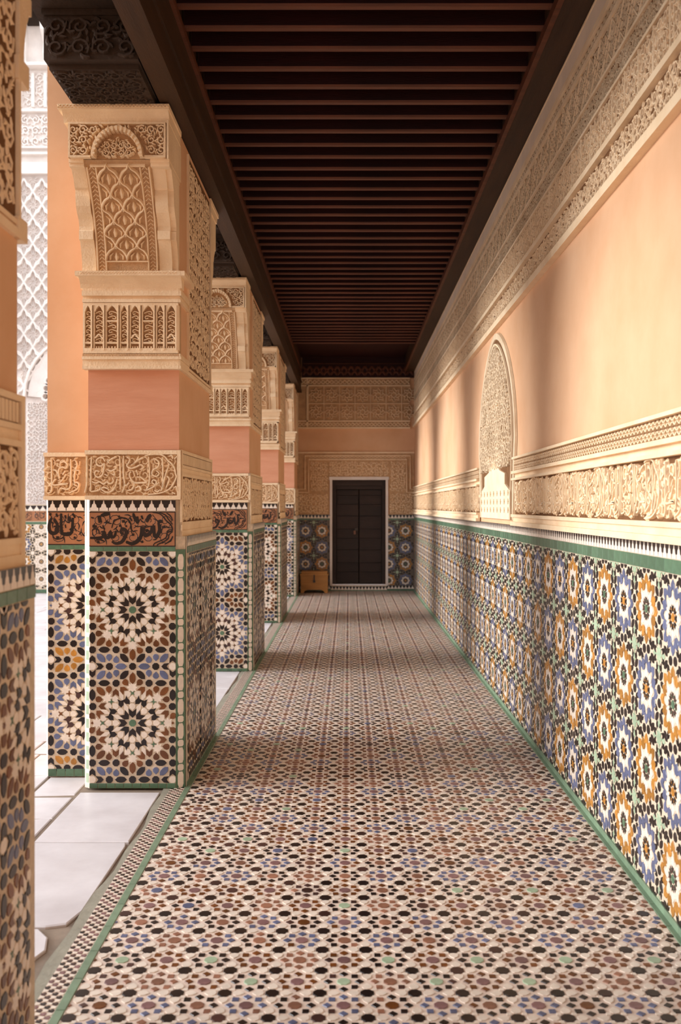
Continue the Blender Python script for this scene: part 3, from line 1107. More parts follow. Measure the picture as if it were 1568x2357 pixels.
# ceiling -----------------------------------------------------------------
cl = MB()
cl.box(-1.0, XR, YF, YB, 4.27, 4.40, WOOD_R)
cl.box(-1.75, XR + .35, YF - .3, YB + .3, 4.40, 4.55, ROOFM)
ceil = cl.build('ceiling', kind='structure')
jm = MB()
jx0, jx1 = -0.86, XR - .01
jm.box(jx0, jx1, 0.0, 0.050, ZJ + .012, 4.27, WOOD_R)
jm.add([(jx0, 0, ZJ + .012), (jx0, .008, ZJ), (jx0, .042, ZJ), (jx0, .050, ZJ + .012), (jx1, 0, ZJ + .012), (jx1, .008, ZJ), (jx1, .042, ZJ), (jx1, .050, ZJ + .012)],
       [(0, 4, 5, 1), (1, 5, 6, 2), (2, 6, 7, 3)], WOOD_J)
jme = jm.mesh('joist')
y = 4.879 - 0.235 * 24
while y < 15.2:
    put('joist', jme, ceil, Matrix.Translation((0, y + random.uniform(-.006, .006), random.uniform(-.004, .004))))
    y += 0.235
wp = MB()
wp.box(1.025, XR, YF, YB, 4.008, 4.04, WOOD)
wp.box(1.025, 1.05, YF, YB, 4.04, 4.27, WOOD)
wp.box(1.016, 1.045, YF, YB, 4.000, 4.05, WOOD_J)
wp.build('wall_plate', ceil)
fa = MB()
fa.box(-0.97, -0.872, YF, YB, 3.635, 4.27, WOOD)
fa.box(-0.97, -0.858, YF, YB, 3.622, 3.665, WOOD)
fa.box(-0.97, -0.860, YF, YB, 3.80, 3.83, WOOD)
fa.box(-0.97, -0.852, YF, YB, 4.00, 4.035, WOOD_J)
fa.build('fascia_beam', ceil)
bf = MB()
bf.box(-0.85, XR - .02, YB - .05, YB, 3.897, 4.27, WOOD_R)
for i in range(8):
    x = -.80 + i * .25
    bf.loft([(YB - .058, 3.93), (YB - .05, 3.93), (YB - .05, 3.945), (YB - .058, 3.945)], x, x + .001, WOOD_J)
bfo = bf.build('painted_frieze', ceil)
bz = MB()
bz.fmap = lambda x, y, z: (x, YB - .05 - z, y)
zigzag(bz, -.84, XR - .03, 3.92, 4.12, .006, WOOD_J, .125)
bz.ribbon([(-.84, 4.15), (XR - .03, 4.15)], .012, .006, WOOD_J)
bz.build('painted_zigzag', ceil, kind='stuff')

# lintel over the courtyard openings
li = MB()
li.box(-1.48, -0.975, YF, YB, 3.875, 4.27, WOOD_D)
li.box(-1.50, -0.975, YF, YB, 3.90, 3.93, WOOD_D)
lint = li.build('lintel', kind='structure')


# ------------------------------------------------------------------ pillars
XL, XM = -1.455, -0.935        # left end of the main block, plaster face towards the gallery
BKL, BKR = -1.379, -1.032      # middle panel of the console
CACHE = {}


def console_d(t):
    """distance of the console's face in front of the pillar, t from bottom (0) to top (1)"""
    return 0.025 + 0.26 * (0.25 * t + 0.75 * t ** 2.2)


def fin_prof(yf):
    pr = [(0.0, 2.805), (.030, 2.805), (.030, 2.85), (.038, 2.90), (.055, 2.95), (.075, 2.985), (.095, 2.99), (.095, 3.035), (.088, 3.04), (.088, 3.06), (.105, 3.095),
          (.135, 3.12), (.155, 3.15), (.165, 3.20), (.165, 3.232), (.178, 3.24), (.20, 3.28), (.235, 3.315), (.262, 3.345), (.27, 3.365), (0.0, 3.365)]
    return [(yf - d, z) for d, z in pr]


def mesh_once(key, fn):
    if key not in CACHE:
        CACHE[key] = fn()
    return CACHE[key]


def build_pillar(y0, label, ring, ros, n_front, n_left, n_side, depth=1.22, detail=1):
    root = thing('tiled_pillar', label, 'pillar', (-1.175, y0, 0), 'zellige and stucco pillars along the gallery', 'thing')
    B = Vector((-1.175, y0, 0))
    lod = detail

    def loc(key, name, fn, parent=root, kind=None, smooth=False):
        """mesh in coordinates relative to the pillar front, shared by all pillars of one depth"""
        def mk():
            mb = fn()
            mb.v = [(p[0] + 1.175, min(p[1], 1.112) if D < 1.2 else p[1], p[2]) for p in mb.v]
            return mb.mesh(name)
        me = mesh_once((key, depth, lod), mk)
        return put(name, me, parent, None, kind)

    D = depth
    # ---- core
    def core():
        mb = MB()
        # dado body with a chamfer at both front corners
        pl = [(XL + .004, .034), (XL + .037, .010), (-.953, .010), (XB - .007, .038), (XB - .007, D), (XL + .004, D)]
        n = len(pl)
        vs = [(x, y, 0) for x, y in pl] + [(x, y, 1.384) for x, y in pl]
        mb.add(vs, [(i, (i + 1) % n, n + (i + 1) % n, n + i) for i in range(n)] + [tuple(range(n, 2 * n))], GROUT)
        mb.box(XL + .006, XM, .02, D - .02, 1.384, 1.60, STUCCO)
        return mb
    loc('core', 'dado_core', core)

    def shaft():
        mb = MB()
        mb.box(XL + .017, XM, .03, D - .03, 1.60, 3.61, PEACH)
        return mb
    loc('shaft', 'plaster_shaft', shaft)

    def pinkp():
        mb = MB()
        mb.box(XL + .018, XM - .001, .026, .03, 1.86, 2.30, PINK)
        return mb
    loc('pink', 'pink_plaster_panel', pinkp)

    def leftb():
        mb = MB()
        mb.box(-1.735, XL + .03, .262, D - .24, 0, 3.86, PEACH)
        mb.box(-1.735, -1.505, .262, D - .24, 3.86, 4.39, PEACH)
        mb.box(-1.725, XL + .03, .244, .262, 0, 1.586, GROUT)
        mb.add([(-1.742, .27, 0), (-1.725, .240, 0), (-1.725, .240, 1.586), (-1.742, .27, 1.586)], [(0, 1, 2, 3)], T['w'])  # bright courtyard light put into the white of this edge strip
        return mb
    loc('left', 'courtyard_pier', leftb)

    # ---- front zellige
    gb = MB()
    gb.box(0, PANW, 0, 1.328, -.004, 0, GROUT)
    fp = gb.build('front_panel', root, frame((-1.425, y0 + .004, 0), (1, 0, 0), (0, 0, 1), B))
    P = star_panel(ring, ros)
    P = [(s, c, (x + 692.5), y + 86, d, sc, pr) for (s, c, x, y, d, sc, pr) in P]
    lay(P, fp, (0, PANW, 0.030, 1.300), n_front, US)
    big = detail >= 1
    tile_row(fp, 0, PANW, 0, 0.029, 0.046, 'g', None, 'base_tile')
    tile_row(fp, 0, PANW, 1.301, 1.328, 0.080, 'g', None, 'border_tile')
    # chains on the chamfers
    c_ = MB()
    chain(c_, 0, .055, 0, 1.312)
    c_.build('chain_border', root, frame((-.951, y0 + .004, 0), (.055, .030, 0), (0, 0, 1), B))
    c_ = MB()
    c_.box(0, .044, 0, 1.586, 0, .002, T['w'])  # courtyard glare put into the colour: green chain border drawn nearly white
    v = 0.03
    while v < 1.28:
        c_.box(.012, .032, v, v + .05, .002, .003, T['l'])
        v += .075
    c_.build('corner_strip', root, frame((XL, y0 + .03, 0), (.035, -.026, 0), (0, 0, 1), B))
    # calligraphy frieze in cut glaze
    def inl(a, b, x0, x1):
        mb = MB()
        mb.box(0, b - a, 0, .192, -.003, .002, TERRA)
        sx, sy = (b - a) / (x1 - x0), .192 / 395.0
        for w, st in INLAY:
            pts = [((p[0] - x0) * sx, (1120 - p[1]) * sy) for p in st]
            if all(0 <= p[0] <= b - a and 0.002 <= p[1] <= .19 for p in pts):
                mb.ribbon(smooth_pts(pts, 3), w * sx * 1.45, .0016, T['k'], .002, taper=lambda t: .7 + .5 * sin(pi * t), top=.9)
        vines(mb, .01, b - a - .01, .008, .184, .090, .0006, T['k'], 15, wk=.045, h0=.002, lod=1)
        for (q0, q1) in ((0, .005), (.187, .192)):
            mb.box(0, b - a, q0, q1, .002, .004, T['k'])
        mb.box(b - a - .005, b - a, 0, .192, .002, .004, T['k'])
        return mb.mesh('calligraphy_tile')
    put('calligraphy_tile', mesh_once('inl1', lambda: inl(0, PANW, 470, 1432)), root, frame((-1.425, y0 + .004, 1.328), (1, 0, 0), (0, 0, 1), B))
    tp = MB()
    tp.box(0, PANW, 0, .066, -.004, 0, GROUT)
    tpo = tp.build('merlon_frieze', root, frame((-1.425, y0 + .004, 1.520), (1, 0, 0), (0, 0, 1), B))
    merlons(tpo, 0, PANW, .004, .062, PANW / 9, None, objs=big)
    # ---- courtyard pier panel
    gb = MB()
    gb.box(0, .30, 0, 1.328, -.002, 0, GROUT)
    lp = gb.build('side_panel', root, frame((-1.725, y0 + .242, 0), (1, 0, 0), (0, 0, 1), B))
    P2 = star_panel('b' if ring == 'n' else 'n', 'o' if ring == 'n' else 'b', axis='o')
    P2 = [(s, c, (x + 692.5), y + 86, d, sc, pr) for (s, c, x, y, d, sc, pr) in P2]
    lay(P2, lp, (0, .30, 0.030, 1.300), n_left, US, score=lambda t: t[6] + (5 if t[2] > .17 else 0))
    tile_row(lp, 0, .30, 0, .045, .05, 'g', None, 'base_tile')
    tile_row(lp, 0, .30, 1.301, 1.328, .08, 'g', None, 'border_tile')
    put('calligraphy_tile', mesh_once('inl2', lambda: inl(0, .30, 55, 55 + 609)), root, frame((-1.725, y0 + .242, 1.328), (1, 0, 0), (0, 0, 1), B))
    tp = MB()
    tp.box(0, .30, 0, .066, -.002, 0, GROUT)
    tpo = tp.build('merlon_frieze', root, frame((-1.725, y0 + .242, 1.520), (1, 0, 0), (0, 0, 1), B))
    merlons(tpo, 0, .26, .004, .062, PANW / 9, None, objs=big)
    # ---- gallery side zellige (local x from the back edge forward so that u x v points at the gallery)
    W = D - .035
    gb = MB()
    gb.box(0, W, 0, 1.384, -.004, 0, GROUT)
    sp = gb.build('gallery_panel', root, frame((XB, y0 + .035, 0), (0, 1, 0), (0, 0, 1), B))
    PS = []
    base = star_panel(ring, ros)
    for kk in range(3):
        PS += [(s, c, x + 692.5 + 60 + kk * (1385 - 70), y + 86, d, sc * .985, pr) for (s, c, x, y, d, sc, pr) in base]
    PS = [t for t in PS if t[2] * US < W - .03]
    lay(PS, sp, (.02, W - .02, .030, 1.288), n_side, US, score=lambda t: t[6] - 3 * (t[2] > W - .40), skirt=lambda x, y: detail > 1 or y0 < 3)
    tile_row(sp, 0, W, 0, .029, .1, 'g', None, 'base_tile')
    tile_row(sp, 0, W, 1.29, 1.328, .08, 'g', None, 'border_tile')
    merlons(sp, 0, W, 1.33, 1.384, .052, None, objs=(y0 < 3))
    # ---- carved stucco on the gallery side
    def sidest():
        mb = MB(fmap=lambda x, y, z: (XM + z, x, y))
        a, b = .012, D - .012
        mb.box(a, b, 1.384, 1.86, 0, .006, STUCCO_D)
        for (z0, z1, d) in ((1.384, 1.415, .018), (1.415, 1.445, .012), (1.445, 1.462, .018), (1.715, 1.732, .018), (1.732, 1.762, .008), (1.762, 1.778, .018), (1.842, 1.86, .018)):
            mb.box(a, b, z0, z1, 0, d, STUCCO)
        for (q0, q1) in ((a, a + .03), (b - .03, b)):
            mb.box(q0, q1, 1.384, 1.86, 0, .018, STUCCO)
        return mb
    loc('sidest', 'stucco_moulding', sidest)

    def sidev():
        mb = MB(fmap=lambda x, y, z: (XM + .004 + z, x, y))
        a, b = .045, D - .045
        vines(mb, a, b, 1.465, 1.713, .082, .008, STUCCO, 51, wk=.14, lod=lod)
        n = int((b - a) / .028)
        for i in range(n):
            mb.box(a + i * .028, a + i * .028 + .018, 1.782, 1.838, 0, .012, STUCCO)
        return mb
    loc('sidev', 'carved_band', sidev, kind='stuff')

    # ---- front cursive band, main block and pier
    def cur(mainb):
        def f():
            mb = MB()
            a, b = (0, .525) if mainb else (0, .30)
            mb.box(a, b, 0, .270, -.02, 0, STUCCO_G)
            mb.box(a, b, 0, .022, 0, .018, STUCCO)
            mb.box(a, b, .247, .270, 0, .018, STUCCO)
            if mainb:
                mb.box(b - .02, b, 0, .27, 0, .018, STUCCO)
            return mb.mesh('band_ground')
        return f

    def curl(mainb):
        def f():
            mb = MB()
            if mainb:
                cursive(mb, 0, .505, .024, .246, .020, STUCCO, x0=430, x1=1500, wk=25)
                vines(mb, 0, .505, .024, .246, .074, .009, STUCCO, 61, wk=.12)
            else:
                cursive(mb, 0, .21, .024, .246, .020, STUCCO, x0=0, x1=440, wk=25)
                vines(mb, 0, .21, .024, .246, .074, .009, STUCCO, 62, wk=.12)
            return mb.mesh('carved_letters')
        return f
    for mainb, x, yy in ((True, -1.445, y0 - .002), (False, -1.745, y0 + .236)):
        fM = frame((x, yy, 1.586), (1, 0, 0), (0, 0, 1), B)
        g_ = put('cursive_band', mesh_once(('cg', mainb), cur(mainb)), root, fM)
        put('carved_letters', mesh_once(('cl', mainb), curl(mainb)), g_, None, 'stuff')

    # ---- capital: mouldings and kufic panel
    def capm():
        mb = MB()
        a, b = XL - .002, XM + .004
        for (z0, z1, d, e) in ((2.300, 2.318, .020, .0), (2.318, 2.352, .012, .0), (2.352, 2.368, .022, .002), (2.368, 2.385, .012, 0), (2.385, 2.665, -.022, 0),
                               (2.665, 2.682, .016, 0), (2.682, 2.70, .006, 0), (2.70, 2.728, .022, .002), (2.728, 2.742, .012, 0), (2.80, 2.825, .066, .028)):
            mb.box(a - e, b + e * .6, -.005 - d, .06, z0, z1, STUCCO if z0 < 2.36 or z0 > 2.6 else STUCCO_G)
            mb.box(XM - .02, b + d * .6 + .0015, -.004 - d, .27, z0 + .0005, z1 - .0005, STUCCO)
        # cove
        pr = [(.05, 2.742), (-.015, 2.742), (-.022, 2.765), (-.045, 2.79), (-.062, 2.80), (.05, 2.80)]
        mb.loft(pr, a - .012, b + .018, STUCCO)
        return mb
    loc('capm', 'capital_moulding', capm)

    def capk():
        mb = MB(fmap=lambda x, y, z: (x, .017 - z if y < 2.8 else -.069 - z, y))
        kufic(mb, XL, XM, 2.387, 2.663, .034, STUCCO)
        zigzag(mb, XL, XM, 2.806, 2.822, .004 + .0, STUCCO, .016)
        return mb
    loc('capk', 'kufic_panel', capk, kind='stuff')

    # ---- console with scale leaves between two S-shaped fins
    def cons(back):
        yf = 0.0
        sgn = 1

        def f():
            mb = MB()
            N = 12
            vs, fs = [], []
            for i in range(N + 1):
                t = i / N
                z = 2.82 + t * .53
                d = console_d(t)
                vs += [(BKL, -d, z), (BKR, -d, z), (BKR, .03, z), (BKL, .03, z)]
            for i in range(N):
                k = 4 * i
                fs += [(k, k + 1, k + 5, k + 4), (k + 1, k + 2, k + 6, k + 5), (k + 3, k, k + 4, k + 7)]
            mb.add(vs, fs, STUCCO_G)
            for (a, b) in ((XL, BKL), (BKR, XM + .002)):
                mb.loft(fin_prof(0.0), a, b - .03 if a > -1.2 else b, STUCCO)
                mb.box(a, b, -.29, .03, 3.335, 3.353, STUCCO)
                mb.box(a, b, -.278, .03, 3.318, 3.335, STUCCO)
            # fin's outer cheek on the gallery side
            mb.loft([(y_ + .02, z) for y_, z in fin_prof(0.0)], XM - .028, XM + .001, STUCCO)
            # top block
            mb.box(XL - .004, XM - .006, -.280, .06, 3.353, 3.535, STUCCO_G)
            mb.box(XM - .006, XM + .004, -.318, .06, 3.345, 3.545, STUCCO)
            return mb
        return f
    loc('cons', 'console', cons(False))

    def consr():
        def mp(u, t, h):
            d = console_d(t)
            e = .01
            sl = (console_d(t + e) - console_d(t - e)) / (2 * e * .53)
            nl = hypot(1, sl)
            return (u, -(d + h / nl), 2.82 + t * .53 - h * sl / nl)
        mb = MB(fmap=mp)
        cu = (BKL + BKR) / 2
        w = .115
        for s in (BKL + .012, BKR - .012, BKL + .058, BKR - .058):
            mb.ribbon([(s, .03 + i * .092) for i in range(11)], .010, .014, STUCCO)
        mb.ribbon([(BKL + .058, .12), (BKR - .058, .12)], .018, .014, STUCCO)
        mb.ribbon([(BKL + .03, .96), (BKR - .03, .96)], .022, .014, STUCCO)
        row = 0
        t = .125
        while t < .86:
            cs_ = (cu - w / 2, cu + w / 2) if row % 2 == 0 else (cu - w, cu, cu + w)
            for c in cs_:
                lft, rgt = c - w / 2 > BKL + .05, c + w / 2 < BKR - .05
                for s in (-1, 1):
                    if (s < 0 and not lft) or (s > 0 and not rgt):
                        continue
                    pts = [(c + s * w * .50, t), (c + s * w * .47, t + .05), (c + s * w * .30, t + .10), (c + s * w * .10, t + .125), (c, t + .165)]
                    mb.ribbon(smooth_pts(pts, 2), .020, .022, STUCCO, taper=leafp, top=.4)
                    pts = [(c + s * w * .30, t + .01), (c + s * w * .30, t + .05), (c + s * w * .14, t + .08)]
                    mb.ribbon(pts, .014, .014, STUCCO, taper=leafp, top=.4)
                if lft and rgt:
                    mb.ribbon([(c, t + .0), (c, t + .04), (c, t + .085)], .026, .015, STUCCO, taper=leafp, top=.4)
            t += .115
            row += 1
        for i in range(26):
            tt = .03 + i * .036
            for s in (BKL + .035, BKR - .035):
                mb.ribbon([(s - .014, tt), (s, tt + .022), (s + .014, tt)], .007, .008, STUCCO)
        return mb
    loc('consr', 'scale_carving', consr, kind='stuff')

    def topb():
        mb = MB(fmap=lambda x, y, z: (x, -.280 - z, y))
        a, b, c0 = XL + .004, XM - .012, (XL + XM) / 2 - .003
        ac = lambda x, y: hypot(x - c0, (y - 3.358) * 1.0) < .135
        vines(mb, a, b, 3.365, 3.525, .052, .032, STUCCO, 71, wk=.17, mask=lambda x, y: hypot(x - c0, y - 3.358) > .145)
        vines(mb, c0 - .115, c0 + .115, 3.358, 3.475, .040, .030, STUCCO, 72, wk=.17, mask=lambda x, y: hypot(x - c0, y - 3.358) < .108)
        n = 17
        arcp = [(c0 + .126 * cos(pi * i / n), 3.356 + .148 * sin(pi * i / n)) for i in range(n + 1)]
        mb.ribbon(arcp, .026, .048, STUCCO, top=.55)
        for i in range(n):
            th = pi * (i + .5) / n
            mb.ribbon([(c0 + .112 * cos(th), 3.356 + .130 * sin(th)), (c0 + .132 * cos(th), 3.356 + .155 * sin(th))], .018, .052, STUCCO, top=.6)
        for (z0, z1) in ((3.353, 3.364), (3.526, 3.536)):
            mb.box(a, c0 - .14 if z0 < 3.4 else b, z0, z1, 0, .034, STUCCO)
            if z0 < 3.4:
                mb.box(c0 + .14, b, z0, z1, 0, .034, STUCCO)
        for q in (a, b - .01):
            mb.box(q, q + .01, 3.353, 3.536, 0, .034, STUCCO)
        return mb
    loc('topb', 'pierced_frieze', topb, kind='stuff')

    def corn():
        mb = MB()
        for sgn, yy in ((-1, 0.0), (1, D)):
            pass
        pr = [(.03, 3.535), (-.302, 3.535), (-.31, 3.555), (-.328, 3.58), (-.345, 3.588), (.03, 3.588)]
        mb.loft(pr, XL - .022, XM + .006, STUCCO)
        mb.box(XL - .040, XM + .012, -.352, .03, 3.588, 3.614, STUCCO)
        return mb
    loc('corn', 'cornice', corn)

    def corf():
        mb = MB()
        pr = [(.03, 3.535), (-.302, 3.535), (-.31, 3.555), (-.328, 3.58), (-.345, 3.588), (.03, 3.588)]
        pr2 = [(D - y_, z) for y_, z in pr]
        mb.loft(list(reversed(pr2)), XL - .022, XM + .006, STUCCO)
        mb.box(XL - .04, XM + .012, D - .03, D + .352, 3.588, 3.614, STUCCO)
        mb.box(XL - .004, XM - .002, D - .06, D + .30, 3.345, 3.535, STUCCO)
        return mb
    loc('corf', 'far_cornice', corf)
    for q, (a, b) in enumerate(((XL, BKL), (BKR, XM))):
        def fin():
            mb = MB()
            mb.loft([(D - y_, z) for y_, z in reversed(fin_prof(0.0))], a, b, STUCCO)
            return mb
        loc('fin%d' % q, 'far_bracket', fin)
    for q, (zz0, zz1, e) in enumerate(((2.745, 2.81, .03), (2.30, 2.36, .015))):
        def mld():
            mb = MB()
            mb.box(XL, XM + .015, D - .06, D + e, zz0, zz1, STUCCO)
            return mb
        loc('mld%d' % q, 'far_moulding', mld)

    def cz():
        mb = MB(fmap=lambda x, y, z: (x, -.352 - z, y))
        zigzag(mb, XL - .04, XM + .012, 3.592, 3.612, .005, STUCCO, .018)
        return mb
    loc('cz', 'cornice_beading', cz, kind='stuff')

    # ---- carved gallery side of the capital
    def scap():
        mb = MB(fmap=lambda x, y, z: (XM + z, x, y))
        mb.box(.285, D - .05, 2.35, 3.58, 0, .0015, STUCCO_D)
        vines(mb, .30, D - .06, 2.36, 3.56, .085, .006, STUCCO, 81, wk=.13, lod=0)
        for (q0, q1) in ((.27, .285), (D - .05, D - .035)):
            mb.box(q0, q1, 2.33, 3.58, 0, .014, STUCCO)
        mb.box(.27, D - .035, 2.30, 2.325, 0, .014, STUCCO)
        mb.box(.27, D - .035, 2.335, 2.35, 0, .010, STUCCO)
        return mb
    loc('scap', 'carved_side', scap, kind='stuff')

    # ---- carved cedar corbel under the lintel
    def corb():
        mb = MB()
        mb.box(-1.428, -.985, -.79, D + .79, 3.640, 3.872, WOOD_D)
        mb.box(-1.418, -.995, -.74, D + .74, 3.616, 3.640, WOOD_D)
        mb.box(-1.436, -.98, -.80, D + .80, 3.845, 3.873, WOOD_D)
        return mb
    cb = loc('corb', 'cedar_corbel', corb)

    def corv():
        mb = MB(fmap=lambda x, y, z: (x, -.79 - z, y))
        vines(mb, -1.42, -.992, 3.645, 3.842, .105, .014, WOOD_D, 91, wk=.15, lod=1)
        mb.fmap = lambda x, y, z: (x, -y, 3.616 - z)
        vines(mb, -1.41, -1.0, .36, .735, .085, .010, WOOD_D, 92, wk=.15, lod=1)
        return mb
    loc('corv', 'carved_scrolls', corv, parent=cb, kind='stuff')
    return root


build_pillar(PY[0], 'nearest pillar, cut by the frame, only its tiled gallery side in view', 'n', 'b', 0, 0, 260, detail=1)
build_pillar(PY[1], 'large tiled pillar with brown ringed white stars, first one wholly in view', 'n', 'b', 300, 90, 0, detail=1)
build_pillar(PY[2], 'second full pillar, with blue ringed stars, just behind the brown starred pillar', 'b', 'n', 220, 0, 0, detail=1)
build_pillar(PY[3], 'third pillar, narrow, with brown and white stars, between blue starred pillar and end pillar', 'n', 'b', 0, 0, 0, detail=0)
build_pillar(PY[4], 'farthest pillar, against the end wall beside the wooden chest', 'b', 'n', 0, 0, 0, depth=1.09, detail=0)

# ------------------------------------------------------------------ chest
CB = (-0.615, 17.55, 0)
ch = thing('wooden_chest', 'small light wooden chest with latch against the tiled end wall', 'chest', CB)
x0, x1, y0, y1 = -.855, -.375, 17.40, 17.72
b_ = MB()
prf = [(x0, .0), (x0 + .05, .0), (x0 + .07, .035), (x0 + .12, .06), (x1 - .12, .06), (x1 - .07, .035), (x1 - .05, 0), (x1, 0), (x1, .31), (x0, .31)]
for ya, yb in ((y0, y0 + .02), (y1 - .02, y1)):
    n = len(prf)
    b_.add([(p[0], ya, p[1]) for p in prf] + [(p[0], yb, p[1]) for p in prf], [tuple(range(n)), tuple(reversed(range(n, 2 * n)))] + [(i, n + i, n + (i + 1) % n, (i + 1) % n) for i in range(n)], CHESTW)
b_.box(x0, x0 + .02, y0 + .02, y1 - .02, 0, .31, CHESTW)
b_.box(x1 - .02, x1, y0 + .02, y1 - .02, 0, .31, CHESTW)
b_.box(x0 + .02, x1 - .02, y0 + .02, y1 - .02, .07, .09, CHESTW)
dloc(b_, 'body', ch, CB)
t_ = MB()
t_.box(x0 - .012, x1 + .012, y0 - .012, y1 + .012, .312, .345, CHESTW)
t_.box(x0 + .01, x1 - .01, y0 + .01, y1 - .01, .345, .385, CHESTW)
dloc(t_, 'lid', ch, CB)
t_ = MB()
t_.box(x0 - .004, x1 + .004, y0 - .01, y0, .175, .19, CHESTW)
t_.box(x0 - .004, x1 + .004, y0 - .01, y0, .285, .30, CHESTW)
dloc(t_, 'moulding', ch, CB)
t_ = MB()
t_.box(-.625, -.605, y0 - .02, y0 - .002, .20, .33, IRON)
t_.box(-.635, -.595, y0 - .024, y0 - .010, .19, .23, IRON)
dloc(t_, 'latch', ch, CB)

# ------------------------------------------------------------------ courtyard facade
YC = 17.45
cw = MB()
cw.box(-12, -1.74, YC, YC + .5, -.1, 12.5, STUCCO_W)
wall_c = cw.build('wall_courtyard', kind='structure')
MC = frame((0, YC, 0), (1, 0, 0), (0, 0, 1))
ZC = lambda y: 1.55 + (1165 - y) * YC / 2250
XC = lambda x: (x - 803) * YC / 2250
fx0, fx1 = -7.4, -3.4
g = MB()
g.box(fx0, fx1, 0, 1.58, 0, .02, GROUT)
dp = g.build('dado_panel', wall_c, MC)
Pk = []
for i in range(8):
    for j in range(4):
        Pk += rosette_cell(XC(96) + (i - 3) * .31, .25 + j * .31, .31, 'w' if i % 2 else ('o' if j % 2 else 'b'), 'w')
lay(Pk, dp, (fx0 + .4, fx1 - .4, .07, 1.22), 0, 1.0, M=Matrix.Translation((0, 0, .02)), skirt=lambda x, y: False)
tile_row(dp, fx0, fx1, 0, .065, .16, 'g', Matrix.Translation((0, 0, .02)), 'base_tile')
tile_row(dp, fx0, fx1, 1.225, 1.27, .16, 'g', Matrix.Translation((0, 0, .02)), 'border_tile')
c_ = MB()
c_.box(fx0, fx1, 1.28, 1.46, .02, .022, TERRA)
sx = .0006
for q in range(5):
    for w, s_ in INLAY:
        pts = [(fx0 + .1 + q * .85 + (p[0] - 60) * sx, 1.28 + (1120 - p[1]) * .18 / 395) for p in s_]
        c_.ribbon(pts, w * sx, .002, T['k'], .022)
c_.build('calligraphy_tile', wall_c, MC)
merlons(dp, fx0, fx1, 1.47, 1.56, .11, Matrix.Translation((0, 0, .02)), objs=False)
# recessed-looking arch field, spandrel lattice, inscription bands
ac = XC(60) + 1.05
f1 = MB()
f1.box(fx0, fx1, 1.58, 7.5, 0, .02, STUCCO_WG)
# frame pilasters left of the lattice
for (a, b, d) in ((XC(15), XC(20), .16), (XC(20), XC(30), .10), (XC(30), XC(39), .13)):
    f1.box(a, b, ZC(850), ZC(395), 0, d, STUCCO_W)
f1.box(XC(10), fx1, ZC(405), ZC(385), 0, .14, STUCCO_W)
f1.build('stucco_field', wall_c, MC)
f2 = MB()
lx, lz = .32, .46
i = 0
x = XC(41)
z0, z1 = ZC(915), ZC(410)


def sebka(x, zc):
    for s in (-1, 1):
        for q in (-1, 1):
            pts = [(x + s * lx * .5, zc), (x + s * lx * .36, zc + q * lz * .16), (x + s * lx * .18, zc + q * lz * .24), (x + s * lx * .13, zc + q * lz * .36), (x, zc + q * lz * .5)]
            pts = [p for p in pts if z0 < p[1] < z1 and x - 9 < p[0] and p[0] > XC(40)]
            f2.ribbon(pts, .042, .06 + .0015 * ((s + 1) + (q + 1) / 2) + random.uniform(0, .003), STUCCO_W, 0.02, top=.7)
    for k in range(10):
        a = k * .63
        pts = [(x + .03 * cos(a), zc + .04 * sin(a)), (x + .075 * cos(a + .3), zc + .115 * sin(a + .3))]
        if all(z0 < p[1] < z1 and p[0] > XC(41) for p in pts):
            f2.ribbon(pts, .035, .035, STUCCO_W, .02, taper=leafp)


for i in range(10):
    for j in range(10):
        sebka(XC(58) - lx / 2 + i * lx, z0 + .2 + j * lz)
        sebka(XC(58) + i * lx, z0 + .2 + (j + .5) * lz)
f2.build('lattice_carving', wall_c, MC, kind='stuff')
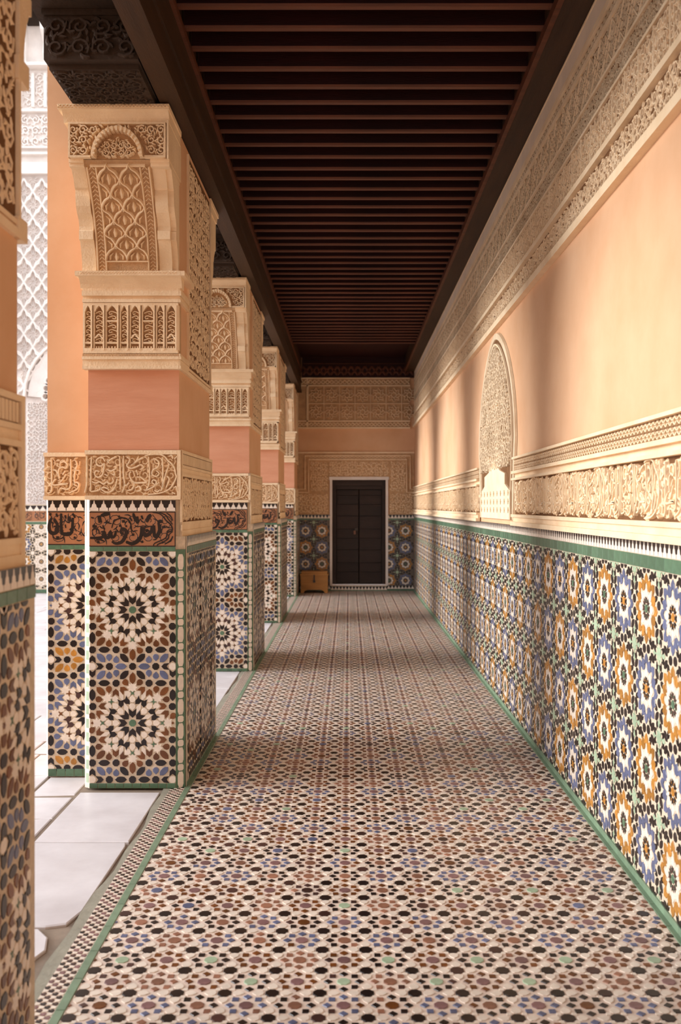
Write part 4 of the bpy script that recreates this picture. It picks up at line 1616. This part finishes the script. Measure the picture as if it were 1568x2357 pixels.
# lobed arch
f3 = MB()
R = 1.05
pts = [(ac + R * cos(radians(a)), ZC(915) + R * 1.05 * sin(radians(a))) for a in range(0, 181, 12)]
f3.ribbon(pts, .05, .12, STUCCO_W, .02, top=.8)
pts2 = [(ac + (R - .22) * cos(radians(a)), ZC(915) + (R - .22) * 1.05 * sin(radians(a))) for a in range(0, 181, 12)]
f3.ribbon(pts2, .34, .06, STUCCO_W, .02, top=.95)
for a in range(0, 181, 12):
    cx, cz = ac + (R - .40) * cos(radians(a)), ZC(915) + (R - .40) * 1.05 * sin(radians(a))
    f3.ribbon([(cx + .07 * cos(b * pi / 4), cz + .07 * sin(b * pi / 4)) for b in range(8)], .06, .16, STUCCO_W, .02, closed=True)
f3.build('lobed_arch', wall_c, MC)
f4 = MB()
for (ya, yb, d) in ((385, 378, .10), (360, 355, .12), (345, 341, .10), (262, 256, .12), (162, 155, .22)):
    f4.box(fx0, fx1, ZC(ya), ZC(yb), 0, d, STUCCO_W)
vines(f4, fx0 + 1, fx1 - 1, ZC(340), ZC(265), .18, .05, STUCCO_W, 101, wk=.18, lod=0)
vines(f4, fx0 + 1, fx1 - 1, ZC(254), ZC(168), .20, .04, STUCCO_W, 102, wk=.15, lod=0)
vines(f4, XC(62), ac + 1, 1.60, ZC(925), .10, .03, STUCCO_W, 103, wk=.18, lod=0, h0=.02)
for k in range(14):
    f4.box(XC(-10) + k * .22, XC(-10) + k * .22 + .05, ZC(250), ZC(172), 0, .08, STUCCO_W)
f4.build('inscription_bands', wall_c, MC, kind='stuff')
# cedar consoles at the top
for k in range(-2, 4):
    xa = XC(50) + k * .42
    m_ = MB()
    m_.loft([(YC, ZC(150)), (YC - .10, ZC(148)), (YC - .16, ZC(130)), (YC - .12, ZC(105)), (YC - .30, ZC(85)), (YC - .34, ZC(60)), (YC - .60, ZC(40)), (YC - .80, ZC(0)), (YC - .9, ZC(-40)), (YC, ZC(-40))], xa, xa + .11, STUCCO_W)
    m_.build('eave_console', wall_c)
e_ = MB()
e_.box(fx0, fx1, YC - 1.3, YC, ZC(-40), ZC(-60), WOOD_D)
e_.box(fx0, fx1, YC - .06, YC, ZC(60), ZC(-40), WOOD_D)
e_.build('eave_boards', wall_c)

# unseen opposite wall, kept low for the sun, and an added near-end wall
ow = MB()
ow.box(-11.6, -11.0, -1.5, 18, -.1, 1.1, STUCCO_W)  # stands in for the opposite facade, lowered to let the sun in
ow.box(-12, -1.74, -1.5, -.9, -.1, 6.5, PEACH)  # unseen wall added to cut the light on the pillar fronts
wall_o = ow.build('wall_unseen_added', kind='structure')
o2 = MB()
o2.box(-11.7, -10.9, -.9, 17.4, 1.1, 1.2, STUCCO)
o2.build('wall_coping', wall_o)
